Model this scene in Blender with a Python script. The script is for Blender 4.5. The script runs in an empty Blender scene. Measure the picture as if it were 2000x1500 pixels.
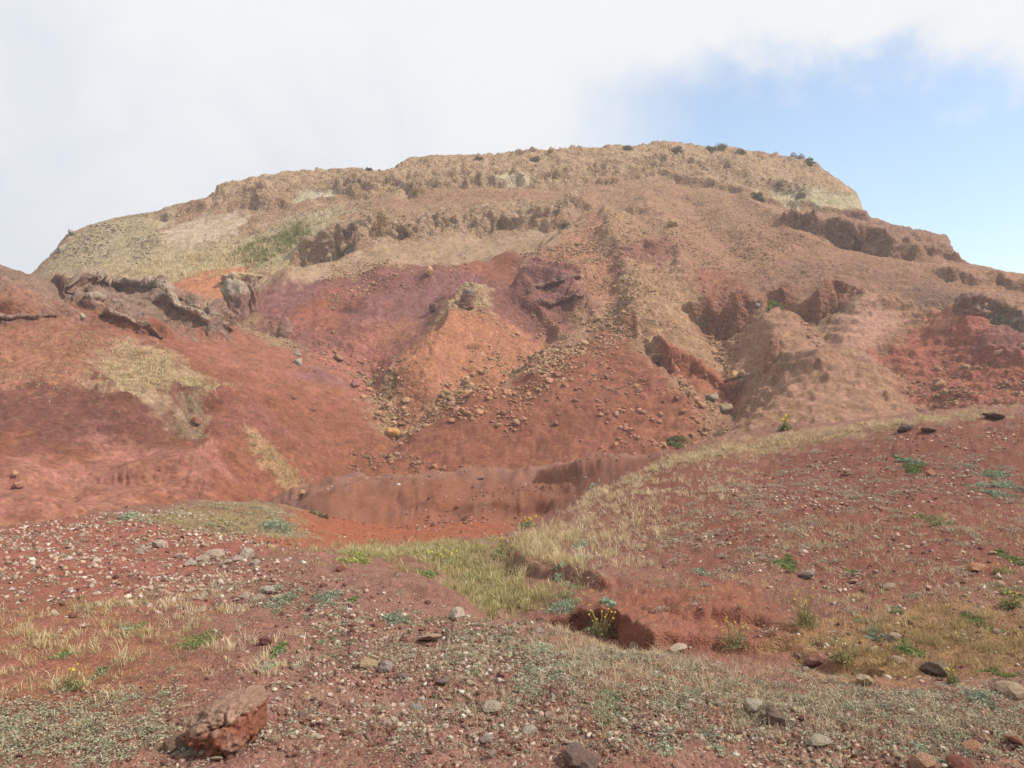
import bpy, bmesh, math, random
import numpy as np
from mathutils import Vector, Matrix, Euler

C = bpy.context.scene.collection
SC = bpy.context.scene
random.seed(7)
RNG = np.random.default_rng(11)
F, U0, V0, EYE = 1540.0, 1000.0, 750.0, 1.65      # survey sight lines: focal length and centre of a 2000 px wide frame, eye height

# ------------------------------------------------------------------ camera, sky, sun, exposure
cam = bpy.data.cameras.new('camera')
cam.sensor_width = 36.0
cam.lens = F / 2000.0 * 36.0
cam.clip_end = 4000.0
cam_o = bpy.data.objects.new('camera', cam)
cam_o.location = (0, 0, EYE)
cam_o.rotation_euler = (math.radians(90), 0, 0)
C.objects.link(cam_o)
SC.camera = cam_o

SUN_EL, SUN_AZ = math.radians(47), math.radians(103)   # azimuth from +Y (view direction) towards +X
world = bpy.data.worlds.new('World')
SC.world = world
world.use_nodes = True
nt = world.node_tree
nt.nodes.clear()
def wn(t, **kw):
    n = nt.nodes.new(t)
    for k, v in kw.items():
        setattr(n, k, v)
    return n
def wmath(op, a, b=None, c=None):
    n = wn('ShaderNodeMath', operation=op)
    for i, s in enumerate((a, b, c)):
        if s is None:
            continue
        if isinstance(s, (int, float)):
            n.inputs[i].default_value = s
        else:
            nt.links.new(s, n.inputs[i])
    return n.outputs[0]
def wramp(s, lo, hi):
    n = wn('ShaderNodeMapRange', interpolation_type='SMOOTHSTEP')
    n.inputs['From Min'].default_value = lo
    n.inputs['From Max'].default_value = hi
    nt.links.new(s, n.inputs['Value'])
    return n.outputs[0]
sky = wn('ShaderNodeTexSky', sky_type='NISHITA')
sky.sun_disc = False
sky.sun_elevation = SUN_EL
sky.sun_rotation = SUN_AZ
sky.air_density = 1.15
sky.dust_density = 0.0
sky.ozone_density = 1.4
bg_sky = wn('ShaderNodeBackground')
bg_sky.inputs['Strength'].default_value = 0.122
nt.links.new(sky.outputs[0], bg_sky.inputs['Color'])
tc = wn('ShaderNodeTexCoord')
sep = wn('ShaderNodeSeparateXYZ')
nt.links.new(tc.outputs['Generated'], sep.inputs[0])
az = wmath('ARCTAN2', sep.outputs['X'], sep.outputs['Y'])
el = wmath('ARCSINE', sep.outputs['Z'])
def wnoise(scale, detail, rough, dist=0.0):
    n = wn('ShaderNodeTexNoise')
    n.inputs['Scale'].default_value = scale
    n.inputs['Detail'].default_value = detail
    n.inputs['Roughness'].default_value = rough
    n.inputs['Distortion'].default_value = dist
    nt.links.new(tc.outputs['Generated'], n.inputs['Vector'])
    return wmath('SUBTRACT', n.outputs['Fac'], 0.5)
n1 = wnoise(4.5, 9, 0.58, 0.35)
n2 = wnoise(13.0, 7, 0.6, 0.2)
warp = wmath('ADD', wmath('MULTIPLY', n1, 0.30), wmath('MULTIPLY', n2, 0.10))
# a break of blue sky along the horizon to the right, cloud everywhere else
b_az = wramp(wmath('ADD', az, warp), 0.05, 0.27)
b_el = wramp(wmath('ADD', wmath('ADD', el, wmath('MULTIPLY', az, 0.13)), wmath('MULTIPLY', warp, 0.75)), 0.435, 0.365)
blue = wmath('MULTIPLY', b_az, b_el)
cloud_amt = wmath('SUBTRACT', 1.0, wmath('MULTIPLY', blue, 0.86))
cl_col = wn('ShaderNodeMix', data_type='RGBA')
cl_col.inputs[6].default_value = (0.74, 0.79, 0.88, 1)
cl_col.inputs[7].default_value = (0.94, 0.95, 0.97, 1)
nt.links.new(wramp(wmath('ADD', wmath('MULTIPLY', n1, 0.8), el), -0.02, 0.42), cl_col.inputs[0])
bg_cl = wn('ShaderNodeBackground')
bg_cl.inputs['Strength'].default_value = 0.60
nt.links.new(cl_col.outputs[2], bg_cl.inputs['Color'])
mixs = wn('ShaderNodeMixShader')
nt.links.new(cloud_amt, mixs.inputs[0])
nt.links.new(bg_sky.outputs[0], mixs.inputs[1])
nt.links.new(bg_cl.outputs[0], mixs.inputs[2])
wout = wn('ShaderNodeOutputWorld')
nt.links.new(mixs.outputs[0], wout.inputs['Surface'])

sun = bpy.data.lights.new('sun', 'SUN')
sun.energy = 3.1
sun.angle = math.radians(2.5)
sun.color = (1.0, 0.95, 0.86)
sun_o = bpy.data.objects.new('sun', sun)
sd = Vector((math.cos(SUN_EL) * math.sin(SUN_AZ), math.cos(SUN_EL) * math.cos(SUN_AZ), math.sin(SUN_EL)))
sun_o.rotation_euler = sd.to_track_quat('Z', 'Y').to_euler()
sun_o.location = (60, 0, 80)
C.objects.link(sun_o)
SC.view_settings.view_transform = 'Standard'
SC.view_settings.look = 'None'
SC.view_settings.exposure = 0.70
SC.view_settings.gamma = 1.0
SC.view_settings.use_curve_mapping = False
SC.cycles.max_bounces = 6
SC.cycles.diffuse_bounces = 2
SC.cycles.volume_bounces = 0
SC.cycles.use_denoising = True

# ------------------------------------------------------------------ numpy noise
_perm = np.random.default_rng(5).permutation(256)
_perm = np.concatenate([_perm, _perm]).astype(np.int32)
_ang = np.random.default_rng(6).uniform(0, 2 * np.pi, 256)
_g2 = np.stack([np.cos(_ang), np.sin(_ang)], 1).astype(np.float32)
_g3 = np.random.default_rng(8).normal(size=(256, 3)).astype(np.float32)
_g3 /= np.linalg.norm(_g3, axis=1, keepdims=True)
def fade(t):
    return t * t * t * (t * (t * 6 - 15) + 10)
def perlin2(x, y):
    x = np.asarray(x, np.float32); y = np.asarray(y, np.float32)
    xi = np.floor(x).astype(np.int32); yi = np.floor(y).astype(np.int32)
    xf = x - xi; yf = y - yi
    xi &= 255; yi &= 255
    u, v = fade(xf), fade(yf)
    def g(ix, iy, dx, dy):
        h = _g2[_perm[_perm[ix & 255] + (iy & 255)]]
        return h[..., 0] * dx + h[..., 1] * dy
    a = g(xi, yi, xf, yf); b = g(xi + 1, yi, xf - 1, yf)
    c = g(xi, yi + 1, xf, yf - 1); d = g(xi + 1, yi + 1, xf - 1, yf - 1)
    return 1.5 * ((a + u * (b - a)) * (1 - v) + (c + u * (d - c)) * v)
def perlin3(x, y, z):
    x = np.asarray(x, np.float32); y = np.asarray(y, np.float32); z = np.asarray(z, np.float32)
    xi = np.floor(x).astype(np.int32); yi = np.floor(y).astype(np.int32); zi = np.floor(z).astype(np.int32)
    xf = x - xi; yf = y - yi; zf = z - zi
    u, v, w = fade(xf), fade(yf), fade(zf)
    out = 0
    for dz in (0, 1):
        wz = w if dz else 1 - w
        for dy in (0, 1):
            wy = v if dy else 1 - v
            for dx in (0, 1):
                wx = u if dx else 1 - u
                h = _g3[_perm[_perm[_perm[(xi + dx) & 255] + ((yi + dy) & 255)] + ((zi + dz) & 255)]]
                out = out + wx * wy * wz * (h[..., 0] * (xf - dx) + h[..., 1] * (yf - dy) + h[..., 2] * (zf - dz))
    return 1.5 * out
def fbm2(x, y, o=4, gain=0.5):
    s, a = 0, 1.0
    for i in range(o):
        s = s + a * perlin2(x * 2 ** i + 17.3 * i, y * 2 ** i + 9.1 * i); a *= gain
    return s
def fbm3(x, y, z, o=3, gain=0.5):
    s, a = 0, 1.0
    for i in range(o):
        s = s + a * perlin3(x * 2 ** i + 7.3 * i, y * 2 ** i + 3.1 * i, z * 2 ** i + 5.7 * i); a *= gain
    return s
def ridged3(x, y, z, o=4, gain=0.5):
    s, a = 0, 1.0
    for i in range(o):
        s = s + a * (1 - 2 * np.abs(perlin3(x * 2 ** i + 7.3 * i, y * 2 ** i + 3.1 * i, z * 2 ** i + 5.7 * i))); a *= gain
    return s
def worley3(x, y, z):
    """cells: distance to the nearest and second centre, and a facet of its own tilt for every cell"""
    p = np.stack([x, y, z], -1).astype(np.float32); c0 = np.floor(p).astype(np.int32)
    f1 = np.full(len(p), 9.0, np.float32); f2 = f1.copy(); facet = np.zeros(len(p), np.float32)
    for dx in (-1, 0, 1):
        for dy in (-1, 0, 1):
            for dz in (-1, 0, 1):
                c = c0 + np.array([dx, dy, dz], np.int32)
                h = _perm[_perm[_perm[c[:, 0] & 255] + (c[:, 1] & 255)] + (c[:, 2] & 255)]
                g = _g3[h]
                d = p - (c + .5 + .45 * g)
                q = np.sqrt((d * d).sum(1))
                t = _g3[(h * 7 + 13) & 255]
                m = q < f1
                f2 = np.where(m, f1, np.minimum(f2, q))
                facet = np.where(m, (d * t).sum(1) + .45 * _g3[(h * 3 + 5) & 255][:, 0], facet)
                f1 = np.where(m, q, f1)
    return f1, f2, facet
def sstep(t):
    t = np.clip(t, 0, 1)
    return t * t * (3 - 2 * t)
def gsmooth(a, sig, axis):
    r = max(1, int(3 * sig))
    k = np.exp(-0.5 * (np.arange(-r, r + 1) / sig) ** 2); k /= k.sum()
    pad = [(0, 0)] * a.ndim; pad[axis] = (r, r)
    p = np.pad(a, pad, mode='edge')
    out = np.zeros_like(a)
    n = a.shape[axis]
    for i, kk in enumerate(k):
        sl = [slice(None)] * a.ndim; sl[axis] = slice(i, i + n)
        out += kk * p[tuple(sl)]
    return out
def z_of(v, d):
    return EYE + (V0 - v) / F * d

# ------------------------------------------------------------------ polyline and polygon tools in plan
def poly_sd(pl, X, Y):
    """signed distance to an open polyline (positive on its left side), overrun past its ends, position along it"""
    best = np.full(X.shape, 1e9, np.float32); sgn = np.zeros(X.shape, np.float32); over = np.zeros(X.shape, np.float32)
    n = len(pl) - 1
    for i in range(n):
        ax, ay = pl[i]; bx, by = pl[i + 1]
        dx, dy = bx - ax, by - ay
        L = math.hypot(dx, dy) + 1e-9
        dx /= L; dy /= L
        t = (X - ax) * dx + (Y - ay) * dy
        c = np.clip(t, 0, L)
        qx = X - ax - c * dx; qy = Y - ay - c * dy
        d = np.hypot(qx, qy)
        m = d < best
        best = np.where(m, d, best)
        sgn = np.where(m, np.where(dx * (Y - ay) - dy * (X - ax) >= 0, 1.0, -1.0), sgn)
        o = np.zeros(X.shape, np.float32)
        if i == 0: o = np.maximum(o, -t)
        if i == n - 1: o = np.maximum(o, t - L)
        over = np.where(m, o, over)
    return best * sgn, over
def poly_in(pg, X, Y):
    """signed distance to a closed polygon, positive inside"""
    best = np.full(X.shape, 1e9, np.float32); inside = np.zeros(X.shape, bool)
    n = len(pg)
    for i in range(n):
        ax, ay = pg[i]; bx, by = pg[(i + 1) % n]
        dx, dy = bx - ax, by - ay
        L2 = dx * dx + dy * dy + 1e-9
        c = np.clip(((X - ax) * dx + (Y - ay) * dy) / L2, 0, 1)
        best = np.minimum(best, np.hypot(X - ax - c * dx, Y - ay - c * dy))
        cond = (ay > Y) != (by > Y)
        with np.errstate(divide='ignore', invalid='ignore'):
            xc = (bx - ax) * (Y - ay) / (by - ay + 1e-12) + ax
        inside ^= cond & (X < xc)
    return np.where(inside, best, -best)
def bbox_mask(pl, X, Y, pad):
    a = np.array(pl)
    return (X > a[:, 0].min() - pad) & (X < a[:, 0].max() + pad) & (Y > a[:, 1].min() - pad) & (Y < a[:, 1].max() + pad)

# ================================================================== THE HILL
# surveyed lines from the valley floor to the crest: (bearing, sight line, distance) or (bearing, None, distance, height)
MAIN = [
 [(-400,None,52,-7),(500,None,44,-6.5),(650,None,40,-5.6),(1000,None,40,-5.4),(1400,None,40,-4.6),(2000,None,37,-2.5),(2500,None,37,-2)],
 [(-400,None,60,-6),(500,None,50,-6),(600,965,46),(650,950,46),(750,935,47),(900,930,48),(1000,935,48),(1100,915,48),(1200,905,48),(1300,890,48),(1400,872,47),(1500,850,46),(1600,845,45),(1800,825,44),(2000,805,43),(2500,760,43)],
 [(-400,None,64,-5),(450,None,56,-3),(600,800,55),(700,820,54),(780,830,53),(900,800,55),(1000,780,56),(1100,770,56),(1240,740,57),(1320,760,56),(1400,795,54),(1440,800,52.5),(1520,765,53),(1600,760,52),(1750,790,50),(1900,770,50),(2000,760,49),(2500,720,49)],
 [(-400,None,68,-3),(450,None,62,2),(600,705,62),(700,720,62),(780,700,63),(900,680,64),(1000,690,63.5),(1050,690,63),(1150,660,65),(1240,650,66),(1320,690,62.5),(1430,705,61),(1500,665,61.5),(1600,670,60),(1700,690,59),(1850,700,58),(2000,690,57),(2500,640,57)],
 [(-400,None,76,5),(0,None,80,9),(100,555,84),(300,560,80),(400,562,76),(480,590,72),(600,590,72),(700,600,71.5),(800,590,72.5),(900,590,72.5),(1000,590,72.5),(1130,570,74),(1240,545,76),(1340,560,74),(1420,600,71),(1500,595,70),(1600,600,68.5),(1700,610,67),(1850,620,66.5),(2000,640,65),(2500,600,65)],
 [(-400,570,95),(60,547,92),(150,520,90),(300,512,88),(450,520,83),(550,530,80),(650,520,81),(750,510,81.5),(850,500,82),(950,500,82.5),(1050,490,83),(1160,470,85),(1240,465,85.5),(1350,480,84),(1450,500,82),(1550,520,79.5),(1650,530,78),(1750,545,77),(1850,560,76),(2000,590,74),(2500,560,74)],
 [(-400,545,104),(60,543,96),(120,495,97),(200,468,98),(320,452,99),(450,452,97),(550,468,93),(650,465,90.5),(720,455,90.5),(800,450,91),(900,440,92),(1000,430,92.5),(1080,425,93),(1180,415,94.5),(1280,415,94),(1400,430,92),(1500,440,90.5),(1600,455,88),(1700,475,86),(1800,492,84.5),(1860,508,83),(2000,548,80),(2500,545,80)],
 [(-400,543,106),(60,541,97.5),(113,482,99),(200,442,102),(320,424,104),(420,402,104),(540,402,102),(600,385,103),(700,386,102.5),(790,378,102.5),(930,362,103),(1000,360,103),(1080,373,101.5),(1150,352,103),(1250,350,103),(1330,345,103.5),(1400,360,102),(1460,376,100),(1540,402,98),(1600,412,97),(1680,418,96),(1700,434,92.5),(1850,474,87),(1862,505,85),(1885,519,84),(2000,542,81.5),(2500,543,82)],
 [(-400,542,108),(60,540.5,98.5),(113,479,100),(135,457,101),(200,437,103.5),(318,409,105.5),(418,388,105),(428,372,105.3),(540,372,103.7),(600,362,105),(700,345,104.3),(790,340,104.5),(930,325,104.6),(1000,327,104.7),(1080,332,104),(1150,317,105),(1250,307,105),(1330,302,105.6),(1400,312,104.5),(1460,325,103),(1540,350,101.5),(1600,360,100.5),(1640,368,100),(1672,382,99),(1682,413,98),(1700,430,94),(1850,469,88.5),(1860,501,86.5),(1885,517.5,85),(2000,538.5,83),(2500,541,84)],
 [(-400,541,110),(60,540,100),(108,502,100.5),(113,478,101),(132,452,102),(165,441,103),(250,419,106),(312,420,107),(319,404,107),(414,386,107.5),(426,366,108),(510,341,109),(600,331,110),(700,329,110),(745,336,110),(800,311,110.5),(900,298,111),(960,303,111),(1035,291,111.5),(1100,291,111),(1180,286,111),(1330,278,112),(1400,284,111),(1480,291,109),(1590,311,107),(1608,329,105.5),(1640,351,104),(1675,376,102),(1683,411,101),(1700,427,97),(1780,447,93.5),(1850,466,91),(1859,500,89),(1882,516,87.5),(2000,536,85.5),(2100,552,85),(2500,560,85)],
 [(-400,None,170,-2),(60,None,160,-2),(300,None,165,4),(1000,None,170,18),(1700,None,150,8),(2500,None,140,-4)],
]
SPUR = [
 [(-400,None,24,-4.6),(0,None,23,-4.8),(300,None,26,-5.2),(500,None,31,-5.8),(650,None,40,-6),(780,None,46,-8),(900,None,48,-12)],
 [(-400,1000,29),(0,1005,29),(200,990,31.5),(350,985,34),(500,978,38),(600,968,43),(690,None,46,-5.4),(780,None,48,-8),(900,None,50,-12)],
 [(-400,880,33),(0,900,34),(200,890,36.5),(400,880,40),(520,880,44),(620,880,47),(780,None,51,-5),(900,None,53,-11)],
 [(-400,760,37),(0,780,39),(200,780,41.5),(350,770,45),(430,772,47.5),(520,782,50),(640,802,53),(780,None,55,-3),(900,None,57,-10)],
 [(-400,640,43),(0,660,44.5),(150,650,47),(300,660,50.5),(400,690,53),(500,702,55),(600,732,57),(700,768,58),(780,None,59,-1),(900,None,60,-9)],
 [(-400,570,48),(0,600,47.5),(100,595,50),(200,605,53),(320,625,56),(420,650,58),(500,670,60),(580,695,61),(680,735,62),(780,None,63,0.6),(900,None,64,-8)],
 [(-400,540,51),(0,541,50),(60,545,51.5),(130,566,54),(220,578,56),(320,592,58),(430,618,60.5),(500,640,62),(580,674,63.5),(680,718,65),(780,None,66,1.5),(900,None,66,-7)],
 [(-400,540,54),(0,541,52.5),(60,546,54),(130,570,56),(220,582,58),(320,597,60.5),(430,621,62.5),(500,642,64),(580,675,65.5),(680,718,66.5),(780,None,68,1.5),(900,None,68,-7)],
 [(-400,None,75,-6),(100,None,72,-5),(500,None,74,-4),(900,None,74,-10)],
]
DU = 3.2
UG = np.arange(-420, 2461, DU)
YG = np.arange(22.0, 168.0, 0.13)
def loft(lines, sharp_from):
    ds, zs = [], []
    for i, ln in enumerate(lines):
        u = [p[0] for p in ln]; d = [p[2] for p in ln]
        z = [p[3] if p[1] is None else z_of(p[1], p[2]) for p in ln]
        dd = np.interp(UG, u, d); zz = np.interp(UG, u, z)
        s = 2.0 if i >= sharp_from else 9.0
        if i >= sharp_from and i > 7: s = 0.9
        ds.append(gsmooth(dd, s, 0)); zs.append(gsmooth(zz, s, 0))
    ds = np.array(ds); zs = np.array(zs)
    for i in range(1, len(ds)):
        ds[i] = np.maximum(ds[i], ds[i - 1] + 0.4)
    Z = np.empty((len(UG), len(YG)), np.float32)
    for c in range(len(UG)):
        Z[c] = np.interp(YG, ds[:, c], zs[:, c])
    return Z
Zm = loft(MAIN, 7)
Zs = loft(SPUR, 99)
Zm = gsmooth(Zm, 4.0, 1) * 0.75 + Zm * 0.25
Zs = gsmooth(Zs, 9.0, 1)
k = 0.5
ZB = np.maximum(Zm, Zs) + k * np.log1p(np.exp(-np.abs(Zm - Zs) / k))
SL = ((UG - U0) / F)[:, None]
YY = np.broadcast_to(YG[None, :], ZB.shape).astype(np.float32)
XX = (SL * YG[None, :]).astype(np.float32)
VB = V0 - (ZB - EYE) / YY * F
def hit(u, v, dmin=24.0):
    c = int(np.clip(round((u - UG[0]) / DU), 0, len(UG) - 1))
    m = (VB[c] <= v) & (YG >= dmin)
    r = int(np.argmax(m)) if m.any() else int(np.argmin(np.where(YG >= dmin, VB[c], 1e9)))
    return ((u - U0) / F * YG[r], YG[r])
def trace(pts, dmin=24.0):
    return [hit(p[0], p[1], p[2] if len(p) > 2 else dmin) for p in pts]

H = ZB.copy()
OV = np.zeros_like(H)       # overhang: how far a lip leans out towards the valley
def ridge(pts, A, wl, wr, dmin=24.0):
    pl = trace(pts, dmin)
    m = bbox_mask(pl, XX, YY, 3.2 * max(wl, wr))
    x, y = XX[m], YY[m]
    wob = 0.5 * min(wl, wr) * fbm2(x / (2 * min(wl, wr)), y / (2 * min(wl, wr)), 2)
    s, o = poly_sd(pl, x, y)
    s = s + wob
    w = np.where(s > 0, wl, wr)
    H[m] += A * np.exp(-np.abs(s / w) ** 1.4) * np.exp(-(np.maximum(o, 0) / (0.8 * min(wl, wr) + 0.8)) ** 2)
def cliff(pts, h, w=0.7, L=5.0, lean=0.35, scoop=0.25, dmin=24.0, wob=1.0):
    h = h * 0.62; L = L * 0.8; scoop = scoop * 1.3
    pl = trace(pts, dmin)
    if pl[0][0] > pl[-1][0]: pl = pl[::-1]
    m = bbox_mask(pl, XX, YY, 4 * L)
    x, y = XX[m], YY[m]
    s, o = poly_sd(pl, x, y)
    s = s + wob * fbm2(x / 2.6, y / 2.6, 3) + 0.0
    tap = np.exp(-(np.maximum(o, 0) / 1.6) ** 2) * np.clip(.8 + 1.3 * perlin2(x / 5.5 + 3 * h, y / 5.5), .15, 1.35)
    up = sstep(s / w) * np.exp(-np.maximum(s - w, 0) / L)
    dn = -scoop * np.exp(-np.maximum(-s, 0) / 1.6) * (s < 0.0)
    H[m] += h * tap * (up + dn)
    OV[m] += h * lean * tap * np.exp(-((s - w * 0.95) / (0.75 * w)) ** 2)
def bump(u, v, A, w, dmin=24.0, ey=1.0):
    x0, y0 = hit(u, v, dmin)
    H[:] += A * np.exp(-(((XX - x0) / w) ** 2 + ((YY - y0) / (w * ey)) ** 2))

# spurs and gullies of the main hill (left side of the line first)
ridge([(1240,640),(1236,600),(1215,520),(1178,440)], 1.5, 1.1, 6.0)
ridge([(1365,850),(1405,795),(1436,730),(1424,660),(1395,610)], -2.1, 1.8, 2.0)
ridge([(1585,745),(1530,705),(1500,655),(1506,625)], 1.2, 1.5, 4.5)
ridge([(1440,855),(1500,800),(1580,755),(1650,715)], .8, 1.5, 4.5)
ridge([(1630,700),(1600,645),(1560,595)], -1.3, 1.4, 1.4)
ridge([(1720,770),(1655,690),(1672,640)], .8, 1.5, 3.5)
ridge([(2050,725),(1950,690),(1800,622),(1625,592)], 1.6, 2.6, 1.5)
ridge([(1950,640),(1850,610),(1760,590)], -1.7, 2.5, 2.5)
ridge([(1840,800),(1760,730),(1720,690)], -1.2, 2.2, 2.2)
ridge([(1990,740),(1900,700),(1880,660)], 1.3, 1.2, 2.0)
ridge([(765,870),(785,800),(748,745),(700,690)], -1.3, 2.0, 2.0)
ridge([(800,800),(880,760),(960,735)], -0.8, 1.6, 1.6)
ridge([(790,745),(860,690),(905,635),(930,605)], 2.0, 2.0, 3.0)
ridge([(955,750),(1010,690),(1070,640),(1100,600)], -1.3, 1.4, 2.2)
ridge([(925,800),(1000,740),(1062,700)], 1.0, 0.9, 2.2)
ridge([(1050,760),(1150,715),(1235,690)], 1.0, 1.5, 2.5)
ridge([(1040,690),(1120,650),(1200,620)], -0.5, 1.2, 1.2)
ridge([(880,870),(1000,830),(1130,800),(1280,770)], 0.7, 2.0, 2.5)
ridge([(720,880),(800,850),(900,830)], 0.6, 1.5, 1.5)
ridge([(1350,800),(1290,750),(1270,715)], 0.7, 1.5, 1.5)
ridge([(820,930),(930,905),(1050,880)], -0.3, 1.0, 1.0)
ridge([(1450,500),(1400,440),(1350,390)], -0.8, 1.8, 1.8)
ridge([(1340,560),(1300,470),(1260,400)], 0.9, 1.4, 3.0)
ridge([(1560,470),(1500,420),(1450,390)], 0.8, 1.0, 2.5)
ridge([(1040,520),(1110,460),(1170,430)], 1.0, 1.5, 3.0)
ridge([(830,500),(950,470),(1040,470)], -1.2, 3.5, 3.5)
ridge([(520,560),(640,520),(740,470)], 0.9, 3.0, 2.0)
ridge([(480,560),(560,530),(620,505)], -1.3, 2.0, 2.0)
for u, v, A, w in [(565,557,1.1,1.8),(770,548,1.0,1.7),(848,545,1.3,1.5),(905,540,1.0,1.6),(735,545,0.8,1.3),(720,600,0.9,1.3),(875,600,0.8,1.2),(640,570,0.8,2.2),(960,560,0.8,1.7),(1150,545,1.0,1.6),(1195,540,0.9,1.4),(690,640,0.4,1.2),(830,610,-0.6,1.6),(1090,585,1.2,1.9),(1030,600,0.9,1.3),(620,740,0.5,0.9),(990,505,0.9,1.5),(935,520,0.8,1.3)]:
    bump(u, v, A, w, 58, 1.2)
def cone(u, v, A, w, dmin=50):
    x0, y0 = hit(u, v, dmin)
    r = np.hypot(XX - x0 + .3 * perlin2(XX / .9, YY / .9), YY - y0 + .3 * perlin2(XX / .9 + 9, YY / .9))
    H[:] += A * np.exp(-r / w) * (1 + .25 * np.cos(3 * np.arctan2(YY - y0, XX - x0) + 1))
cone(1018, 602, 1.5, 1.2); cone(905, 620, 1.0, .8); cone(1112, 600, 1.5, .8); cone(557, 655, 1.0, .6); cone(848, 612, .8, .6)
ridge([(1095,645),(1045,615),(1018,595)], .7, 1.0, 1.0, 58)
ridge([(1018,585),(975,605),(935,625)], .6, .8, .8, 58)
ridge([(1138,600),(1085,565),(1030,548)], 1.3, .8, 1.5, 58)
ridge([(1145,565),(1100,545),(1050,540)], .9, .5, 1.0, 60)
cliff([(1040,625),(1090,640),(1135,610)], 1.0, .5, 2.0, .5, .5, 58, .5)
ridge([(820,770),(865,700),(880,650)], .35, .5, .5, 50)
ridge([(900,780),(930,720),(950,660)], .35, .5, .5, 50)
# left spur
ridge([(215,772),(270,792),(340,772),(400,800)], 0.5, 0.5, 0.9)
ridge([(400,960),(440,850),(470,790)], 0.7, 1.0, 1.6)
ridge([(100,960),(250,880),(330,830)], -0.6, 1.4, 1.4)
ridge([(480,870),(540,920),(590,960)], 0.35, 0.9, 0.9)
bump(35, 590, 1.1, 2.2); bump(-120, 560, 1.6, 3.5); bump(20, 940, 0.7, 1.1); bump(60, 1000, 0.6, 1.6)
ridge([(315,590),(220,572),(125,566)], 1.5, 1.6, .7, 44)
ridge([(310,645),(250,622),(170,592)], .5, 1.2, .9, 40)
ridge([(440,640),(380,612),(320,592)], 1.3, 1.3, .8, 44)
cliff([(140,590),(220,590),(310,598)], 1.3, .5, 2.0, .9, .5, 44, .8)
cliff([(195,625),(260,645),(310,655)], .6, .4, 1.6, .8, .4, 40, .6)
cliff([(310,628),(350,640),(420,660),(450,650)], 1.1, .5, 2.0, .9, .5, 44, .8)
cliff([(-60,640),(20,632),(80,628),(130,622)], 1.0, 0.5, 3.0, 0.5, 0.3, 24, 0.4)
cliff([(420,810),(470,800),(530,800)], 0.9, 0.5, 2.5, 0.1, 0.2, 24, 0.4)
cliff([(210,775),(290,790),(350,770)], 0.35, 0.3, 2.0, 0.4, 0.3, 24, 0.3)
cliff([(270,930),(350,940),(420,920)], 0.7, 0.5, 2.5, 0.1, 0.3, 24, 0.5)
# rock bands
cliff([(588,508),(650,502),(700,492),(718,472),(745,462)], 3.2, 0.8, 4.0, 0.45, 0.35, 60)
cliff([(752,462),(850,448),(950,440),(1050,430),(1098,438),(1125,412)], 1.7, 0.8, 3.5, 0.5, 0.5, 60, 1.3)
cliff([(1060,440),(1100,440),(1130,412)], 1.2, 0.7, 3.0, 0.5, 0.5, 60, 0.6)
cliff([(1120,412),(1180,408),(1240,425)], 1.3, 0.7, 3.0, 0.3, 0.2, 60)
cliff([(1545,450),(1640,472),(1740,492),(1852,504)], 2.2, 0.7, 3.0, 0.5, 0.4, 60)
cliff([(1362,612),(1400,616),(1462,606)], 2.0, 0.7, 4.0, 0.5, 0.6, 50, 0.8)
cliff([(1535,588),(1600,604),(1660,594),(1730,584)], 1.9, 0.7, 5.0, 0.8, 0.9, 50, 0.8)
cliff([(1275,690),(1300,722),(1350,716),(1430,722)], 1.7, 0.5, 4.0, 0.7, 0.6, 50, 0.6)
cliff([(1868,548),(1930,558),(2010,570)], 1.6, 0.6, 3.0, 0.35, 0.3, 50)
cliff([(1905,605),(1950,612),(2000,640)], 1.5, 0.6, 2.5, 0.35, 0.3, 50)
cliff([(1690,620),(1730,622),(1780,618)], 1.0, 0.5, 2.0, 0.5, 0.4, 50, 0.5)
cliff([(655,392),(720,390),(800,380)], 1.6, 0.8, 3.0, 0.5, 0.4, 80)
cliff([(330,425),(420,404),(545,404)], 1.2, 0.7, 3.0, 0.5, 0.5, 80)
cliff([(925,364),(960,358),(1010,362)], 1.0, 0.6, 2.0, 0.4, 0.4, 80)
cliff([(1180,356),(1300,352),(1400,366),(1450,380)], 0.8, 0.6, 2.0, 0.5, 0.4, 80)
cliff([(1500,400),(1560,408),(1680,424)], 0.7, 0.6, 2.0, 0.4, 0.4, 80)
cliff([(690,610),(740,612),(780,600)], 0.9, 0.5, 2.0, 0.3, 0.3, 60, 0.6)
cliff([(1150,570),(1210,540),(1290,510)], 1.0, 0.5, 2.5, 0.2, 0.3, 60, 0.7)
cliff([(830,720),(900,700),(960,690)], 0.9, 0.6, 3.0, 0.1, 0.2, 50, 1.0)

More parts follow.
